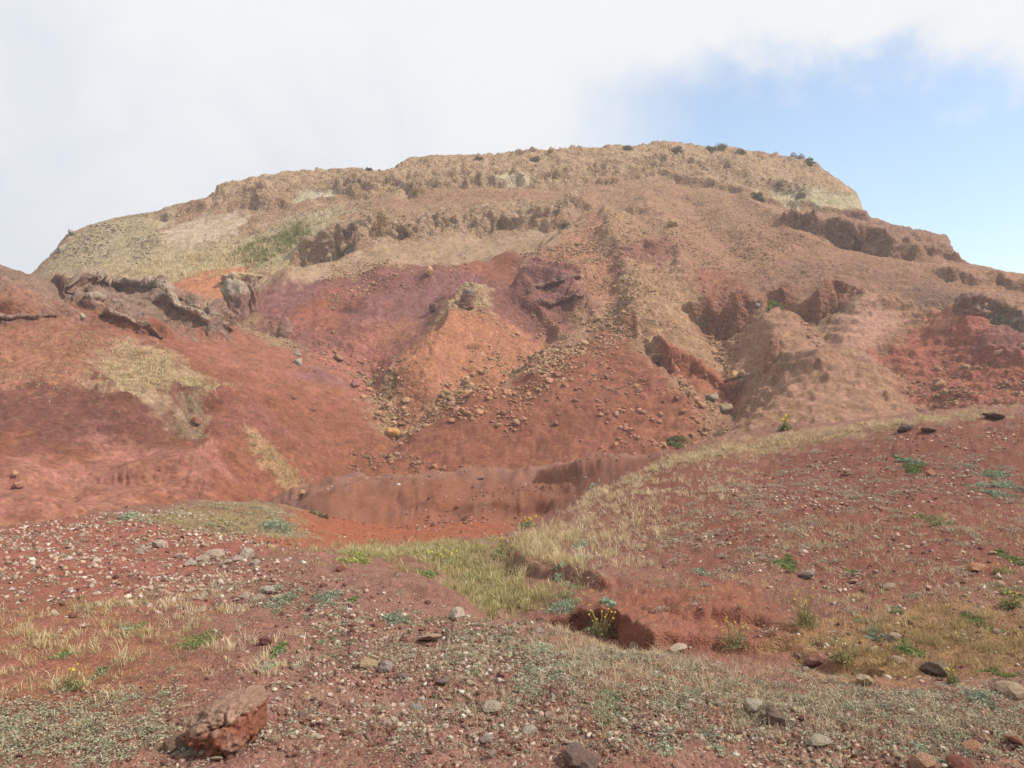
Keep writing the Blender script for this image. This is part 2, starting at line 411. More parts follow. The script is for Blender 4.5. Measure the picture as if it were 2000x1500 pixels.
# ---- soils of the hill: outline (sight lines), colour, feather m, roughness of the ground, first distance
RED=(.190,.071,.042); DRED=(.135,.053,.039); ORANGE=(.26,.10,.06); PALEO=(.30,.130,.074); PURPLE=(.172,.070,.057); MAUVE=(.185,.082,.072)
TAN=(.315,.195,.115); GTAN=(.27,.175,.11); PALE=(.31,.20,.12); BROWN=(.255,.125,.076); RBROWN=(.225,.095,.057); PINKT=(.235,.128,.080)
STRAW=(.30,.235,.135); GREEN=(.185,.165,.085); GREY=(.33,.265,.19); DBROWN=(.165,.095,.062)
SOIL_MAIN = [
 ([(1290,400),(1450,380),(1690,420),(1870,500),(2500,560),(2500,850),(1350,880),(1300,700)], (.25,.135,.082), 3.0, .11, 40),
 ([(560,1000),(520,850),(560,740),(680,730),(760,850),(860,790),(980,760),(1040,690),(1230,630),(1262,700),(1290,750),(1350,800),(1370,900),(1250,930),(1050,980),(700,1000)], RED, .8, .03, 40),
 ([(470,600),(560,545),(640,530),(720,515),(830,492),(930,488),(1010,480),(1060,500),(1130,510),(1220,490),(1310,492),(1260,540),(1160,600),(1090,650),(960,700),(860,640),(800,720),(740,750),(600,690),(500,640)], PURPLE, .8, .06, 58),
 ([(560,600),(640,575),(690,600),(660,650),(590,650)], (.215,.078,.05), .8, .04, 58),
 ([(690,650),(760,605),(830,600),(800,660),(740,690)], (.235,.10,.062), .8, .06, 58),
 ([(1080,520),(1160,505),(1190,560),(1130,575)], (.215,.085,.056), .6, .08, 58),
 ([(860,520),(930,505),(950,540),(880,560)], (.225,.085,.055), .6, .04, 58),
 ([(520,580),(560,545),(600,550),(620,590),(560,610)], MAUVE, .6, .05, 58),
 ([(700,640),(780,570),(880,540),(960,560),(900,600),(800,620)], MAUVE, .8, .08, 58),
 ([(1020,560),(1090,540),(1140,560),(1130,600),(1050,620)], (.20,.085,.075), .6, .12, 58),
 ([(540,700),(640,670),(740,640),(760,700),(740,760),(640,740)], (.27,.105,.075), 1.0, .08, 50),
 ([(765,760),(785,690),(860,655),(940,640),(1040,648),(1085,635),(1010,735),(950,775),(870,775),(800,790)], PALEO, .5, .09, 50),
 ([(860,660),(900,615),(960,610),(960,640),(900,655)], PALE, .3, .22, 58),
 ([(640,560),(500,572),(460,580),(470,545),(560,520),(650,508),(740,478),(900,448),(1050,440),(1110,446),(1165,436),(1100,490),(1030,520),(930,500),(800,512)], GTAN, .6, .05, 60),
 ([(960,500),(990,492),(1015,510),(1005,560),(950,560)], RED, .3, .03, 60),
 ([(925,520),(940,500),(955,520),(950,550)], RED, .3, .03, 60),
 ([(1040,520),(1170,430),(1210,520),(1230,610),(1160,590),(1100,520)], (.30,.15,.09), 1.0, .14, 60),
 ([(1175,430),(1250,470),(1330,560),(1425,690),(1330,700),(1262,680),(1240,600),(1215,520)], (.29,.17,.10), .5, .11, 50),
 ([(1270,540),(1330,520),(1300,490),(1240,500),(1220,535)], (.22,.10,.072), .8, .1, 60),
 ([(1255,655),(1300,660),(1320,705),(1280,712)], (.30,.17,.10), .3, .2, 50),
 ([(1265,700),(1420,700),(1440,735),(1340,760),(1290,750)], (.25,.092,.055), .4, .08, 50),
 ([(1355,560),(1440,540),(1540,535),(1700,530),(1920,600),(1980,640),(1800,610),(1700,605),(1550,612),(1460,622),(1370,625)], RBROWN, .6, .12, 50),
 ([(1440,545),(1560,512),(1700,512),(1860,555),(1960,640),(1800,612),(1690,602),(1540,580),(1440,600)], (.195,.103,.066), .8, .09, 50),
 ([(1780,560),(1960,600),(2010,650),(1900,645),(1800,612)], (.165,.095,.066), .8, .12, 50),
 ([(1395,640),(1510,585),(1560,640),(1690,690),(1840,805),(1700,840),(1380,880),(1480,790),(1560,740),(1470,710),(1440,690)], PINKT, .5, .04, 40),
 ([(1600,650),(1690,600),(1780,640),(1720,690),(1650,690)], (.30,.165,.115), .6, .06, 50),
 ([(1700,690),(1830,635),(2000,650),(2100,700),(2100,790),(1850,790)], (.27,.095,.062), .8, .12, 40),
 ([(1810,640),(1900,650),(1890,680),(1820,665)], PALEO, .4, .06, 40),
 ([(1880,720),(1960,690),(2050,700),(2050,740)], PURPLE, .5, .05, 40),
 ([(1550,614),(1600,616),(1650,614),(1640,630),(1570,630)], (.235,.175,.10), .5, .06, 50),
 # crest and grassy flank
 ([(60,545),(110,490),(140,445),(250,415),(330,420),(330,470),(420,470),(560,430),(700,400),(640,470),(560,520),(460,540),(330,556),(200,552)], (.31,.235,.14), 1.0, .12, 70),
 ([(90,552),(200,535),(330,505),(450,480),(470,520),(420,540),(330,560),(200,560)], STRAW, 1.0, .04, 66),
 ([(455,500),(500,470),(570,440),(610,440),(600,475),(540,505),(490,525)], GREEN, .7, .05, 70),
 ([(330,480),(325,440),(400,420),(500,415),(450,460),(400,478)], (.35,.265,.185), .8, .06, 70),
 ([(330,556),(400,530),(480,520),(450,550),(440,590),(340,580)], (.35,.145,.075), .6, .06, 64),
 ([(410,405),(430,365),(540,340),(700,325),(800,305),(1000,290),(1330,270),(1600,300),(1690,380),(1690,420),(1540,404),(1460,378),(1330,347),(1150,354),(1080,374),(930,364),(790,380),(600,388)], (.315,.205,.125), .6, .27, 90),
 ([(1480,376),(1560,372),(1690,405),(1690,420),(1540,405)], (.33,.27,.17), .4, .08, 90),
 ([(940,358),(990,345),(1050,350),(1030,362)], (.37,.30,.195), .3, .06, 90),
 ([(560,400),(600,372),(660,378),(650,390)], (.34,.28,.19), .3, .06, 90),
 ([(680,402),(800,388),(940,372),(1080,380),(1110,384),(1060,396),(900,396),(740,408)], (.262,.145,.09), .5, .12, 80),
 ([(600,510),(620,480),(720,448),(860,420),(1000,396),(1110,392),(1130,412),(1050,434),(900,446),(760,462),(700,494)], (.295,.19,.12), .5, .27, 80),
 ([(1100,382),(1200,360),(1450,380),(1560,440),(1400,440),(1200,410)], (.262,.15,.092), 1.0, .14, 80),
 ([(1545,425),(1690,420),(1850,465),(1862,505),(1740,492),(1640,472),(1550,452)], (.235,.128,.086), .4, .27, 70),
]
SOIL_SPUR = [
 ([(-500,1100),(800,1100),(760,850),(600,690),(440,640),(320,590),(-500,530)], RED, .5, .05, 20),
 ([(-500,640),(0,640),(200,630),(330,690),(440,780),(420,860),(200,880),(0,860),(-500,860)], DRED, .8, .07, 20),
 ([(-500,530),(60,535),(130,560),(160,610),(100,640),(-500,650)], (.225,.135,.10), .8, .13, 20),
 ([(-500,640),(150,632),(280,650),(260,720),(160,760),(0,750),(-500,760)], (.225,.098,.06), .8, .08, 20),
 ([(195,720),(235,675),(330,690),(385,735),(450,785),(390,795),(340,770),(280,792),(215,775)], (.265,.175,.105), .7, .07, 20),
 ([(310,610),(450,648),(590,690),(690,740),(720,775),(620,775),(500,735),(400,705),(330,650)], (.215,.085,.054), .6, .03, 20),
 ([(115,575),(150,550),(320,560),(340,590),(460,620),(450,655),(380,650),(300,640),(200,625),(165,595)], (.215,.135,.10), .8, .25, 40),
 ([(590,715),(640,720),(670,745),(620,755)], MAUVE, .5, .03, 20),
 ([(410,810),(440,790),(540,800),(540,850),(470,860),(420,850)], (.205,.078,.056), .5, .1, 20),
 ([(-300,1040),(-300,930),(0,925),(140,880),(240,850),(380,880),(400,935),(300,985),(120,1040)], (.245,.104,.072), .7, .06, 20),
 ([(480,850),(520,870),(600,960),(570,970),(510,920)], (.28,.155,.085), .3, .09, 20),
 ([(380,780),(400,800),(390,850),(330,850),(340,810)], (.23,.14,.085), .4, .12, 20),
]
COL = np.empty(H.shape + (3,), np.float32); COL[:] = (.275, .165, .10)
RGH = np.full(H.shape, 0.12, np.float32)
n_a = fbm2(XX / 2.2, YY / 2.2, 4, 0.6)
n_b = fbm2(XX / 0.6 + 31, YY / 0.6 + 7, 3, 0.6)
def paint(zones, COL, RGH, X, Y, na, nb, tr):
    for pts, col, fe, rg, dmin in zones:
        pg = tr(pts, dmin)
        m = bbox_mask(pg, X, Y, 2.5 * fe + 1.5)
        x, y = X[m], Y[m]
        s = poly_in(pg, x, y) + fe * (1.9 * na[m] + 0.9 * nb[m])
        a = sstep(s / (2.6 * fe) + 0.5)
        COL[m] = COL[m] * (1 - a[:, None]) + np.array(col, np.float32) * a[:, None]
        RGH[m] = RGH[m] * (1 - a) + rg * a
paint(SOIL_MAIN, COL, RGH, XX, YY, n_a, n_b, trace)
paint(SOIL_SPUR, COL, RGH, XX, YY, n_a, n_b, trace)
# rock on the steep faces takes the relief of rock
slope = np.abs(np.gradient(H, axis=1)) / 0.13
steep = sstep((gsmooth(slope, 2.0, 1) - 1.0) / 0.9)
RGH = np.minimum(RGH + 0.07 * steep, 0.3)
# bedding: the softer beds of the right hand spurs weather back between harder ones
mb_ = (.25 + .75 * sstep((XX - 5) / 7) * sstep((84 - YY) / 8)) * (YY > 40)
tb_ = (H + .35 * n_a + .05 * XX) / .85
fr_ = tb_ - np.floor(tb_)
H += .62 * mb_ * .85 * (sstep((fr_ - .5) / .42 + .5) - fr_)
# gentle relief and rills
H += 0.28 * fbm2(XX / 5.0, YY / 5.0, 4) * (0.5 + 3 * RGH)
rill = np.abs(perlin2(XX / 0.9 + 1.2 * n_a, YY / 5.0)) + 0.5 * np.abs(perlin2(XX / 0.42 + n_a, YY / 3.0 + 9))
H -= 0.24 * np.clip(0.45 - rill, 0, 1) * (RGH < 0.115) * (slope > 0.45) * (1 + n_a)
# colour wear along the strata and washed stains
band = perlin2(H / 0.55 + 0.25 * n_a, XX / 40.0 + YY / 60.0) + 0.6 * perlin2(H / 0.17 + 0.3 * n_a + 40, XX / 25.0)
var = 1 + 0.09 * n_a + 0.10 * n_b + 0.10 * band * (0.3 + 0.7 * steep)
COL = np.clip(COL * var[..., None] * (1 + np.stack([0.0 * n_a, 0.07 * n_b, 0.10 * n_a], -1)), .01, .9)

# resample each profile by arc length, so that the cliffs get as many rows as the slopes
NR = 470
def resample(H):
    X2 = np.empty((len(UG), NR), np.float32); Y2 = X2.copy(); Z2 = X2.copy(); R2 = X2.copy(); O2 = X2.copy()
    C2 = np.empty((len(UG), NR, 3), np.float32)
    dz = np.diff(H, axis=1)
    wgt = np.where(YG[1:] > 116, 0.12, 1.0) / np.sqrt(YG[1:] / 60.0)
    ds = np.sqrt(0.13 ** 2 + dz ** 2) * wgt[None, :]
    ds = gsmooth(ds, 3.0, 0)
    S = np.concatenate([np.zeros((len(UG), 1), np.float32), np.cumsum(ds, 1)], 1)
    for c in range(len(UG)):
        t = np.linspace(0, S[c, -1], NR)
        y = np.interp(t, S[c], YG)
        Y2[c] = y; X2[c] = SL[c, 0] * y
        Z2[c] = np.interp(y, YG, H[c]); R2[c] = np.interp(y, YG, RGH[c]); O2[c] = np.interp(y, YG, OV[c])
        for q in range(3):
            C2[c, :, q] = np.interp(y, YG, COL[c, :, q])
    return X2, Y2, Z2, R2, O2, C2
X2, Y2, Z2, R2, O2, C2 = resample(H)
rad = np.hypot(X2, Y2)
Y2 -= O2 * (Y2 / rad); X2 -= O2 * (X2 / rad); Z2 += 0.1 * O2
def normals(X, Y, Z):
    P = np.stack([X, Y, Z], -1)
    a = np.gradient(P, axis=0); b = np.gradient(P, axis=1)
    n = np.cross(a, b)
    n /= np.linalg.norm(n, axis=-1, keepdims=True) + 1e-9
    n[n[..., 2] < 0] *= -1
    return n
N2 = normals(gsmooth(X2, 2, 1), gsmooth(Y2, 2, 1), gsmooth(gsmooth(Z2, 2, 1), 2, 0))
rk = ridged3(X2 / 2.4, Y2 / 2.4, Z2 / 1.5, 4, 0.55) - 0.5
fine = fbm3(X2 / 0.55, Y2 / 0.55, Z2 / 0.45, 2, 0.6)
disp = R2 * (1.25 * rk * np.clip(R2 / 0.2, 0.25, 1.2) + 0.8 * fine)
fade_near = sstep((Y2 - 22) / 4)
m_ = R2 > .12
wx_ = .5 * fbm3(X2[m_] / 2, Y2[m_] / 2, Z2[m_] / 2, 2)
blk = np.zeros_like(R2)
for sc_, am_ in ((2.6, .40), (1.1, .30), (.5, .13)):
    f1_, f2_, fc_ = worley3(X2[m_] / sc_ + wx_, Y2[m_] / sc_ + wx_, Z2[m_] / (sc_ * .75) + wx_)
    blk[m_] += am_ * (.95 * fc_ - .6 * np.exp(-(f2_ - f1_) / .07))
disp = disp * np.where(m_, .55, 1.0) + blk * sstep((R2 - .12) / .16) * np.clip(.75 + 1.1 * fbm3(X2 / 7, Y2 / 7, Z2 / 5, 2), .15, 1.7)
X2 += N2[..., 0] * disp; Y2 += N2[..., 1] * disp; Z2 += N2[..., 2] * disp

def grid_mesh(name, X, Y, Z, COLS, mat, kind='structure', rough=1.0):
    nc, nr = X.shape
    me = bpy.data.meshes.new(name)
    co = np.stack([X, Y, Z], -1).reshape(-1, 3).astype(np.float32)
    idx = np.arange(nc * nr, dtype=np.int32).reshape(nc, nr)
    q = np.stack([idx[:-1, :-1], idx[1:, :-1], idx[1:, 1:], idx[:-1, 1:]], -1).reshape(-1, 4)
    me.vertices.add(len(co)); me.vertices.foreach_set('co', co.ravel())
    me.loops.add(q.size); me.loops.foreach_set('vertex_index', q.ravel().astype(np.int32))
    me.polygons.add(len(q))
    me.polygons.foreach_set('loop_start', np.arange(0, q.size, 4, dtype=np.int32))
    me.polygons.foreach_set('use_smooth', np.ones(len(q), bool))
    me.update(calc_edges=True)
    at = me.attributes.new('soil', 'FLOAT_COLOR', 'POINT')
    c4 = np.ones((len(co), 4), np.float32); c4[:, :3] = COLS.reshape(-1, 3); c4[:, 3] = np.ravel(rough) if np.ndim(rough) else rough
    at.data.foreach_set('color', c4.ravel())
    me.materials.append(mat)
    o = bpy.data.objects.new(name, me)
    o['kind'] = kind
    C.objects.link(o)
    return o

# ------------------------------------------------------------------ materials
def new_mat(name):
    m = bpy.data.materials.new(name); m.use_nodes = True
    n = m.node_tree; n.nodes.clear()
    b = n.nodes.new('ShaderNodeBsdfPrincipled'); o = n.nodes.new('ShaderNodeOutputMaterial')
    n.links.new(b.outputs[0], o.inputs[0])
    b.inputs['Roughness'].default_value = 0.95
    b.inputs['Specular IOR Level'].default_value = 0.15
    return m, n, b
def tex(n, kind, scale, detail=6, rough=0.6, coord=None, dist=0.0):
    t = n.nodes.new(kind)
    t.inputs['Scale'].default_value = scale
    if kind == 'ShaderNodeTexNoise':
        t.inputs['Detail'].default_value = detail; t.inputs['Roughness'].default_value = rough; t.inputs['Distortion'].default_value = dist
    if coord is not None: n.links.new(coord, t.inputs['Vector'])
    return t
def remap(n, s, a, b, c, d):
    r = n.nodes.new('ShaderNodeMapRange')
    for k_, v_ in zip(('From Min', 'From Max', 'To Min', 'To Max'), (a, b, c, d)):
        r.inputs[k_].default_value = v_
    n.links.new(s, r.inputs['Value'])
    return r.outputs[0]
def scale_col(n, col, fac):
    h = n.nodes.new('ShaderNodeVectorMath'); h.operation = 'SCALE'
    n.links.new(col, h.inputs[0]); n.links.new(fac, h.inputs['Scale'])
    return h.outputs[0]
def mixc(n, fac, a, b):
    m = n.nodes.new('ShaderNodeMix'); m.data_type = 'RGBA'
    for s, i in ((fac, 0), (a, 6), (b, 7)):
        if isinstance(s, tuple): m.inputs[i].default_value = s if len(s) == 4 else s + (1,)
        elif isinstance(s, float): m.inputs[i].default_value = s
        else: n.links.new(s, m.inputs[i])
    return m.outputs[2]
def soil_mat(name, s_grit, s_speck, bump_d, speck_col, speck_lo, crumb=0.0):
    m, n, b = new_mat(name)
    tcn = n.nodes.new('ShaderNodeTexCoord'); co = tcn.outputs['Object']
    at = n.nodes.new('ShaderNodeAttribute'); at.attribute_name = 'soil'
    g = tex(n, 'ShaderNodeTexNoise', s_grit, 8, 0.7, co)
    g2 = tex(n, 'ShaderNodeTexNoise', s_grit * 0.17, 6, 0.65, co)
    f = n.nodes.new('ShaderNodeMath'); f.operation = 'MULTIPLY'
    n.links.new(remap(n, g.outputs['Fac'], .25, .75, .48, 1.52), f.inputs[0])
    n.links.new(remap(n, g2.outputs['Fac'], .3, .7, .84, 1.16), f.inputs[1])
    c = scale_col(n, at.outputs['Color'], f.outputs[0])
    sp = tex(n, 'ShaderNodeTexNoise', s_speck, 3, 0.6, co)
    c = mixc(n, remap(n, sp.outputs['Fac'], speck_lo, speck_lo + .1, 0, .55), c, speck_col)
    n.links.new(c, b.inputs['Base Color'])
    bp = n.nodes.new('ShaderNodeBump'); bp.inputs['Distance'].default_value = bump_d; bp.inputs['Strength'].default_value = 0.8
    n.links.new(at.outputs['Alpha'], bp.inputs['Strength'])
    if crumb:
        vo = tex(n, 'ShaderNodeTexVoronoi', crumb, coord=co)
        vo.inputs['Randomness'].default_value = 1.0
        ad = n.nodes.new('ShaderNodeMath'); ad.operation = 'SUBTRACT'
        n.links.new(g.outputs['Fac'], ad.inputs[0]); n.links.new(vo.outputs['Distance'], ad.inputs[1])
        n.links.new(ad.outputs[0], bp.inputs['Height'])
        c2 = scale_col(n, c, remap(n, vo.outputs['Color'], 0, 1, .78, 1.22))
        n.links.new(c2, b.inputs['Base Color'])
    else:
        n.links.new(g.outputs['Fac'], bp.inputs['Height'])
    n.links.new(bp.outputs[0], b.inputs['Normal'])
    return m
M_hill = soil_mat('hill_soil', 5.0, 2.2, 0.16, (.33, .2, .12), .66, 3.2)
M_near = soil_mat('red_ground', 42.0, 30.0, 0.022, (.33, .22, .16), .63, 55.0)
hill = grid_mesh('hill', X2, Y2, Z2, C2, M_hill, rough=np.clip((R2 - .015) / .11, .12, 1))

# ================================================================== THE NEAR GROUND
NEAR = [(-300,1500,3.4),(0,1500,3.4),(500,1500,3.4),(1000,1500,3.4),(1500,1500,3.5),(2000,1500,3.6),(2300,1500,3.6),
 (-300,None,1.2,0.05),(1000,None,1.2,0.02),(2300,None,1.2,0.05),(0,1350,4.3),(500,1350,4.3),(1000,1350,4.35),(1500,1350,4.5),(2000,1350,4.6),(2350,1350,4.6),
 (-350,1250,5.3),(0,1250,5.3),(500,1250,5.3),(800,1250,5.4),(1000,1250,5.5),(1200,1270,5.3),(1300,1285,5.5),(1450,1305,5.4),(1600,1322,5.3),(1800,1330,5.2),(2000,1310,5.3),
 (870,1195,6.6),(1000,1212,6.4),(1100,1230,6.1),(700,1170,7.0),(800,1140,8.0),
 (500,1170,7),(250,1200,6.4),(0,1200,6.3),(-350,1200,6.3),(250,1110,9.3),(0,1100,9),(-350,1100,9),(500,1090,9.8),(650,1105,9.3),(750,1120,8.8),
 (0,1034,13),(-350,1045,13),(200,1003,14.3),(400,980,16),(560,988,18),(420,1045,12),(560,1060,12.8),(640,1075,12),
 (-350,None,20,-3.6),(0,None,21,-4.2),(200,None,23,-4.4),(400,None,26,-4.6),(560,None,27,-4.0),
 (700,1078,12.5),(850,1100,12),(950,1150,10.3),(950,1190,9.4),(1050,1185,9.2),(900,1190,9.0),(1050,None,7.7,-.95),(1200,None,6.7,-1.0),(1400,None,6.2,-.95),(1600,None,6.1,-.8),
 (700,1045,17),(900,1045,18),(640,1015,23),(900,1018,25),(750,1030,20),(1000,1035,19),
 (600,1014,26.6),(700,1015,26.8),(800,1014,26.8),(900,1012,26.8),(1000,1005,26.6),(1080,996,26),(620,998,28.2),(720,985,28.4),(850,979,28.4),(1000,976,28.3),(1090,958,27.6),(600,985,29.6),(700,964,30),(830,947,30),(920,945,30),(1000,945,29.8),(1100,916,29),(1200,890,28.4),(700,944,35.5),(850,934,36),(1000,935,36),(1150,920,35),(700,937,40),(850,930,40),(1000,931,40),
 (600,None,45,-4.4),(800,None,45,-3.9),(1000,None,45,-3.8),(1200,None,44,-4),(1500,None,44,-4.5),(2000,None,42,-3.5),(300,None,45,-7),(-300,None,45,-7),(2300,None,42,-3.5),
 (1150,975,20),(1200,930,23.5),(1260,897,25.5),(1400,867,27),(1550,846,27),(1750,826,26),(1920,806,25),(2010,800,24),(2300,775,23),
 (1260,None,31,-2.0),(1400,None,33,-3.4),(1600,None,33,-3.0),(1800,None,32,-2.2),(2010,None,31,-1.6),(2300,None,31,-1.2),
 (1060,1065,13.5),(1130,1010,16.5),(1300,1000,14),(1300,1100,10.5),(1500,1000,13),(1500,1100,10),(1700,1000,12.5),(1700,1100,9.8),(1900,1000,12),(1900,1100,9.4),(2200,1000,11.5),(2300,1100,9),
 (1900,900,17),(1500,900,20.5),(1700,900,18.5),(1300,950,17.5),(2200,880,17),
 (1700,1200,8),(1900,1200,7.6),(2250,1200,7.2),(1600,1265,7.3),(1800,1275,6.9),(2000,1265,6.6),(1250,1165,9.1),(1400,1155,9.1),(1520,1180,8.7),(1150,1160,9.4),(1250,1258,7.5),(1400,1270,7.2),(1520,1262,7.3)]
pts = np.array([((p[0] - U0) / F * p[2], p[2], p[3] if p[1] is None else z_of(p[1], p[2])) for p in NEAR])
# distances are compressed before the thin plate, so that the far control points do not stiffen the near ones
def warp_xy(x, y):
    r = np.hypot(x, y); s = np.log(1 + r / 3.0) * 3.0 / (r + 1e-6)
    return x * s, y * s
px_, py_ = warp_xy(pts[:, 0], pts[:, 1])
nP = len(pts)
def tps(r2):
    return 0.5 * r2 * np.log(r2 + 1e-9)
A = np.zeros((nP + 3, nP + 3))
A[:nP, :nP] = tps((px_[:, None] - px_) ** 2 + (py_[:, None] - py_) ** 2) + 0.01 * np.eye(nP)
A[:nP, nP] = 1; A[:nP, nP + 1] = px_; A[:nP, nP + 2] = py_
A[nP:, :nP] = A[:nP, nP:].T
wts = np.linalg.solve(A, np.concatenate([pts[:, 2], np.zeros(3)]))
DN_ = 3.4
UN = np.arange(-420, 2421, DN_)
tN = np.linspace(0, 1, 900)
qn = 1 / 1.3 + (1 / 46.0 - 1 / 1.3) * tN
YN = 1 / qn
YN = np.exp(0.55 * np.log(YN) + 0.45 * (np.log(1.3) + (np.log(46) - np.log(1.3)) * tN))
YYN = np.broadcast_to(YN[None, :], (len(UN), len(YN))).astype(np.float32)
XXN = (((UN - U0) / F)[:, None] * YN[None, :]).astype(np.float32)
wx, wy = warp_xy(XXN.astype(np.float64), YYN.astype(np.float64))
HN = wts[nP] + wts[nP + 1] * wx + wts[nP + 2] * wy
for i in range(nP):
    HN += wts[i] * tps((wx - px_[i]) ** 2 + (wy - py_[i]) ** 2)
HN = HN.astype(np.float32)
VN = V0 - (HN - EYE) / YYN * F
def hitn(u, v, dmin=1.3):
    c = int(np.clip(round((u - UN[0]) / DN_), 0, len(UN) - 1))
    m = (VN[c] <= v) & (YN >= dmin)
    r = int(np.argmax(m)) if m.any() else int(np.argmin(np.where(YN >= dmin, VN[c], 1e9)))
    return ((u - U0) / F * YN[r], YN[r])
def tracen(pts, dmin=1.3):
    return [hitn(p[0], p[1], p[2] if len(p) > 2 else dmin) for p in pts]
OVN = np.zeros_like(HN)
def cliffn(pts, h, w, L, lean, scoop, wob, dmin=1.3, Ls=0.5):
    pl = tracen(pts, dmin)
    m = bbox_mask(pl, XXN, YYN, 4 * L)
    x, y = XXN[m], YYN[m]
    s, o = poly_sd(pl, x, y)
    s = s + wob * fbm2(x / (4 * wob + .3), y / (4 * wob + .3), 3)
    tap = np.exp(-(np.maximum(o, 0) / (0.6 * L)) ** 2)
    up = sstep(s / w) * np.exp(-np.maximum(s - w, 0) / L)
    dn = -scoop * np.exp(-np.maximum(-s, 0) / Ls) * (s < 0)
    HN[m] += h * tap * (up + dn)
    OVN[m] += h * lean * tap * np.exp(-((s - w * .95) / (.75 * w)) ** 2)
def ridgen(pts, A, wl, wr, dmin=1.3):
    pl = tracen(pts, dmin)
    m = bbox_mask(pl, XXN, YYN, 3.2 * max(wl, wr))
    x, y = XXN[m], YYN[m]
    s, o = poly_sd(pl, x, y)
    s = s + .4 * min(wl, wr) * fbm2(x / (2 * min(wl, wr)), y / (2 * min(wl, wr)), 2)
    HN[m] += A * np.exp(-np.abs(s / np.where(s > 0, wl, wr)) ** 1.6) * np.exp(-(np.maximum(o, 0) / min(wl, wr)) ** 2)
# burrowed bank on the right of the gully, its hollow, the scarp under the straw clump, the lip of the knoll
cliffn([(1075,1222,7),(1130,1210,7),(1180,1215,7),(1240,1238,7),(1262,1262,6.8)], .13, .07, .4, 1.0, 1.3, .05, 6.8, .25)
cliffn([(1265,1262,6.8),(1400,1262,6.8),(1530,1255,6.8)], .05, .08, .5, .5, .8, .12, 6.8, .3)
cliffn([(1285,1205,7),(1340,1215,7),(1385,1212,7)], .05, .08, .4, .5, .8, .06, 7)
cliffn([(1400,1215,7),(1470,1210,7),(1540,1235,7)], .06, .08, .4, .5, .9, .06, 7)
cliffn([(1005,1110),(1040,1120),(1100,1125),(1160,1140)], .09, .12, .5, .3, .8, .15, 9, .5)
cliffn([(985,1060),(1000,1090),(1010,1112)], .12, .12, .5, .2, .4, .12, 9, .5)
ridgen([(800,1105),(850,1150),(880,1190)], .16, .3, .5)
cliffn([(1520,1255),(1600,1300),(1690,1320)], .05, .1, .4, .3, .4, .08, 5.9)
ridgen([(600,990,27),(830,955,27),(1000,952,27),(1120,920,27)], .12, 1.0, 1.0, 27)
cliffn([(820,1005,25),(930,1003,25),(1080,994,25)], .16, .25, 1.2, .5, .8, .15, 25, .5)
ridgen([(460,1072),(520,1085),(600,1095)], .10, .5, .5)
NZ = [
 ([(1150,930),(1250,895),(1400,882),(1900,815),(2200,790),(2200,1250),(1560,1240),(1540,1150),(1280,1080),(1150,1010)], (.19,.075,.052), .7, .035, 8),
 ([(560,990,17),(640,1000,17),(1000,1012),(1060,1010),(980,1045),(800,1060),(640,1072),(540,1075),(400,1062),(380,1040),(470,1030)], (.29,.095,.052), .5, .03, 10),
 ([(560,1012,24),(600,985,25),(700,962,25),(830,945,25),(1000,943,25),(1090,915,25),(1150,900,25),(1150,960,22),(1080,1002,24),(800,1018,24),(650,1020,24)], (.235,.095,.057), 1.2, .012, 20),
 ([(590,980,31),(700,960,31),(830,944,31),(1000,942,31),(960,928,32),(840,926,32),(700,938,32),(600,962,32)], (.265,.125,.08), 1.0, .012, 28),
 ([(1130,1150),(1250,1140),(1500,1150),(1560,1200),(1530,1270),(1260,1270),(1080,1230)], (.215,.085,.054), .3, .05, 6.6),
 ([(60,1480),(-300,1480),(-300,1180),(300,1150),(450,1290),(300,1400)], (.25,.105,.066), .3, .03, 1.3),
 ([(1000,1260),(1300,1290),(1700,1370),(2000,1400),(2000,1480),(1500,1420),(1150,1360)], (.255,.12,.078), .25, .03, 1.3),
 ([(-300,1040),(0,1030),(300,1000),(520,1080),(260,1180),(-300,1170)], (.265,.098,.068), .6, .035, 4),
 ([(230,1015),(420,985),(560,990),(580,1050),(420,1040)], (.235,.165,.09), .4, .03, 8),
 ([(600,1085),(800,1065),(960,1060),(1000,1110),(1010,1150),(1050,1180),(1000,1190),(900,1190),(850,1120)], (.21,.15,.075), .3, .03, 7),
 ([(1400,868),(1600,840),(1900,805),(1930,815),(1600,862),(1400,892),(1270,915)], (.28,.18,.105), .5, .03, 14),
 ([(1560,1240),(1700,1200),(2000,1180),(2100,1300),(1850,1340),(1650,1330)], (.235,.13,.065), .3, .04, 5),
]
CN = np.empty(HN.shape + (3,), np.float32); CN[:] = (.235, .118, .087)
RN = np.full(HN.shape, .035, np.float32)
na = fbm2(XXN / .9, YYN / .9, 4, .6); nb = fbm2(XXN / .22 + 31, YYN / .22 + 7, 3, .6)
paint(NZ, CN, RN, XXN, YYN, na, nb, tracen)
nk_ = 1 - sstep((YYN - 26) / 2); na = na * nk_; nb = nb * nk_
CN = np.clip(CN * (1 + .10 * na + .13 * nb)[..., None] * (1 + np.stack([0 * na, .08 * nb, .1 * na], -1)), .01, .9)
grow = np.clip(YYN / 8.0, .7, 4.0)
HN += RN * (.15 + .85 * nk_) * (1.1 * fbm2(XXN / .8, YYN / .8, 3) + .7 * fbm2(XXN / .17, YYN / .17, 3, .6)) * np.sqrt(grow)
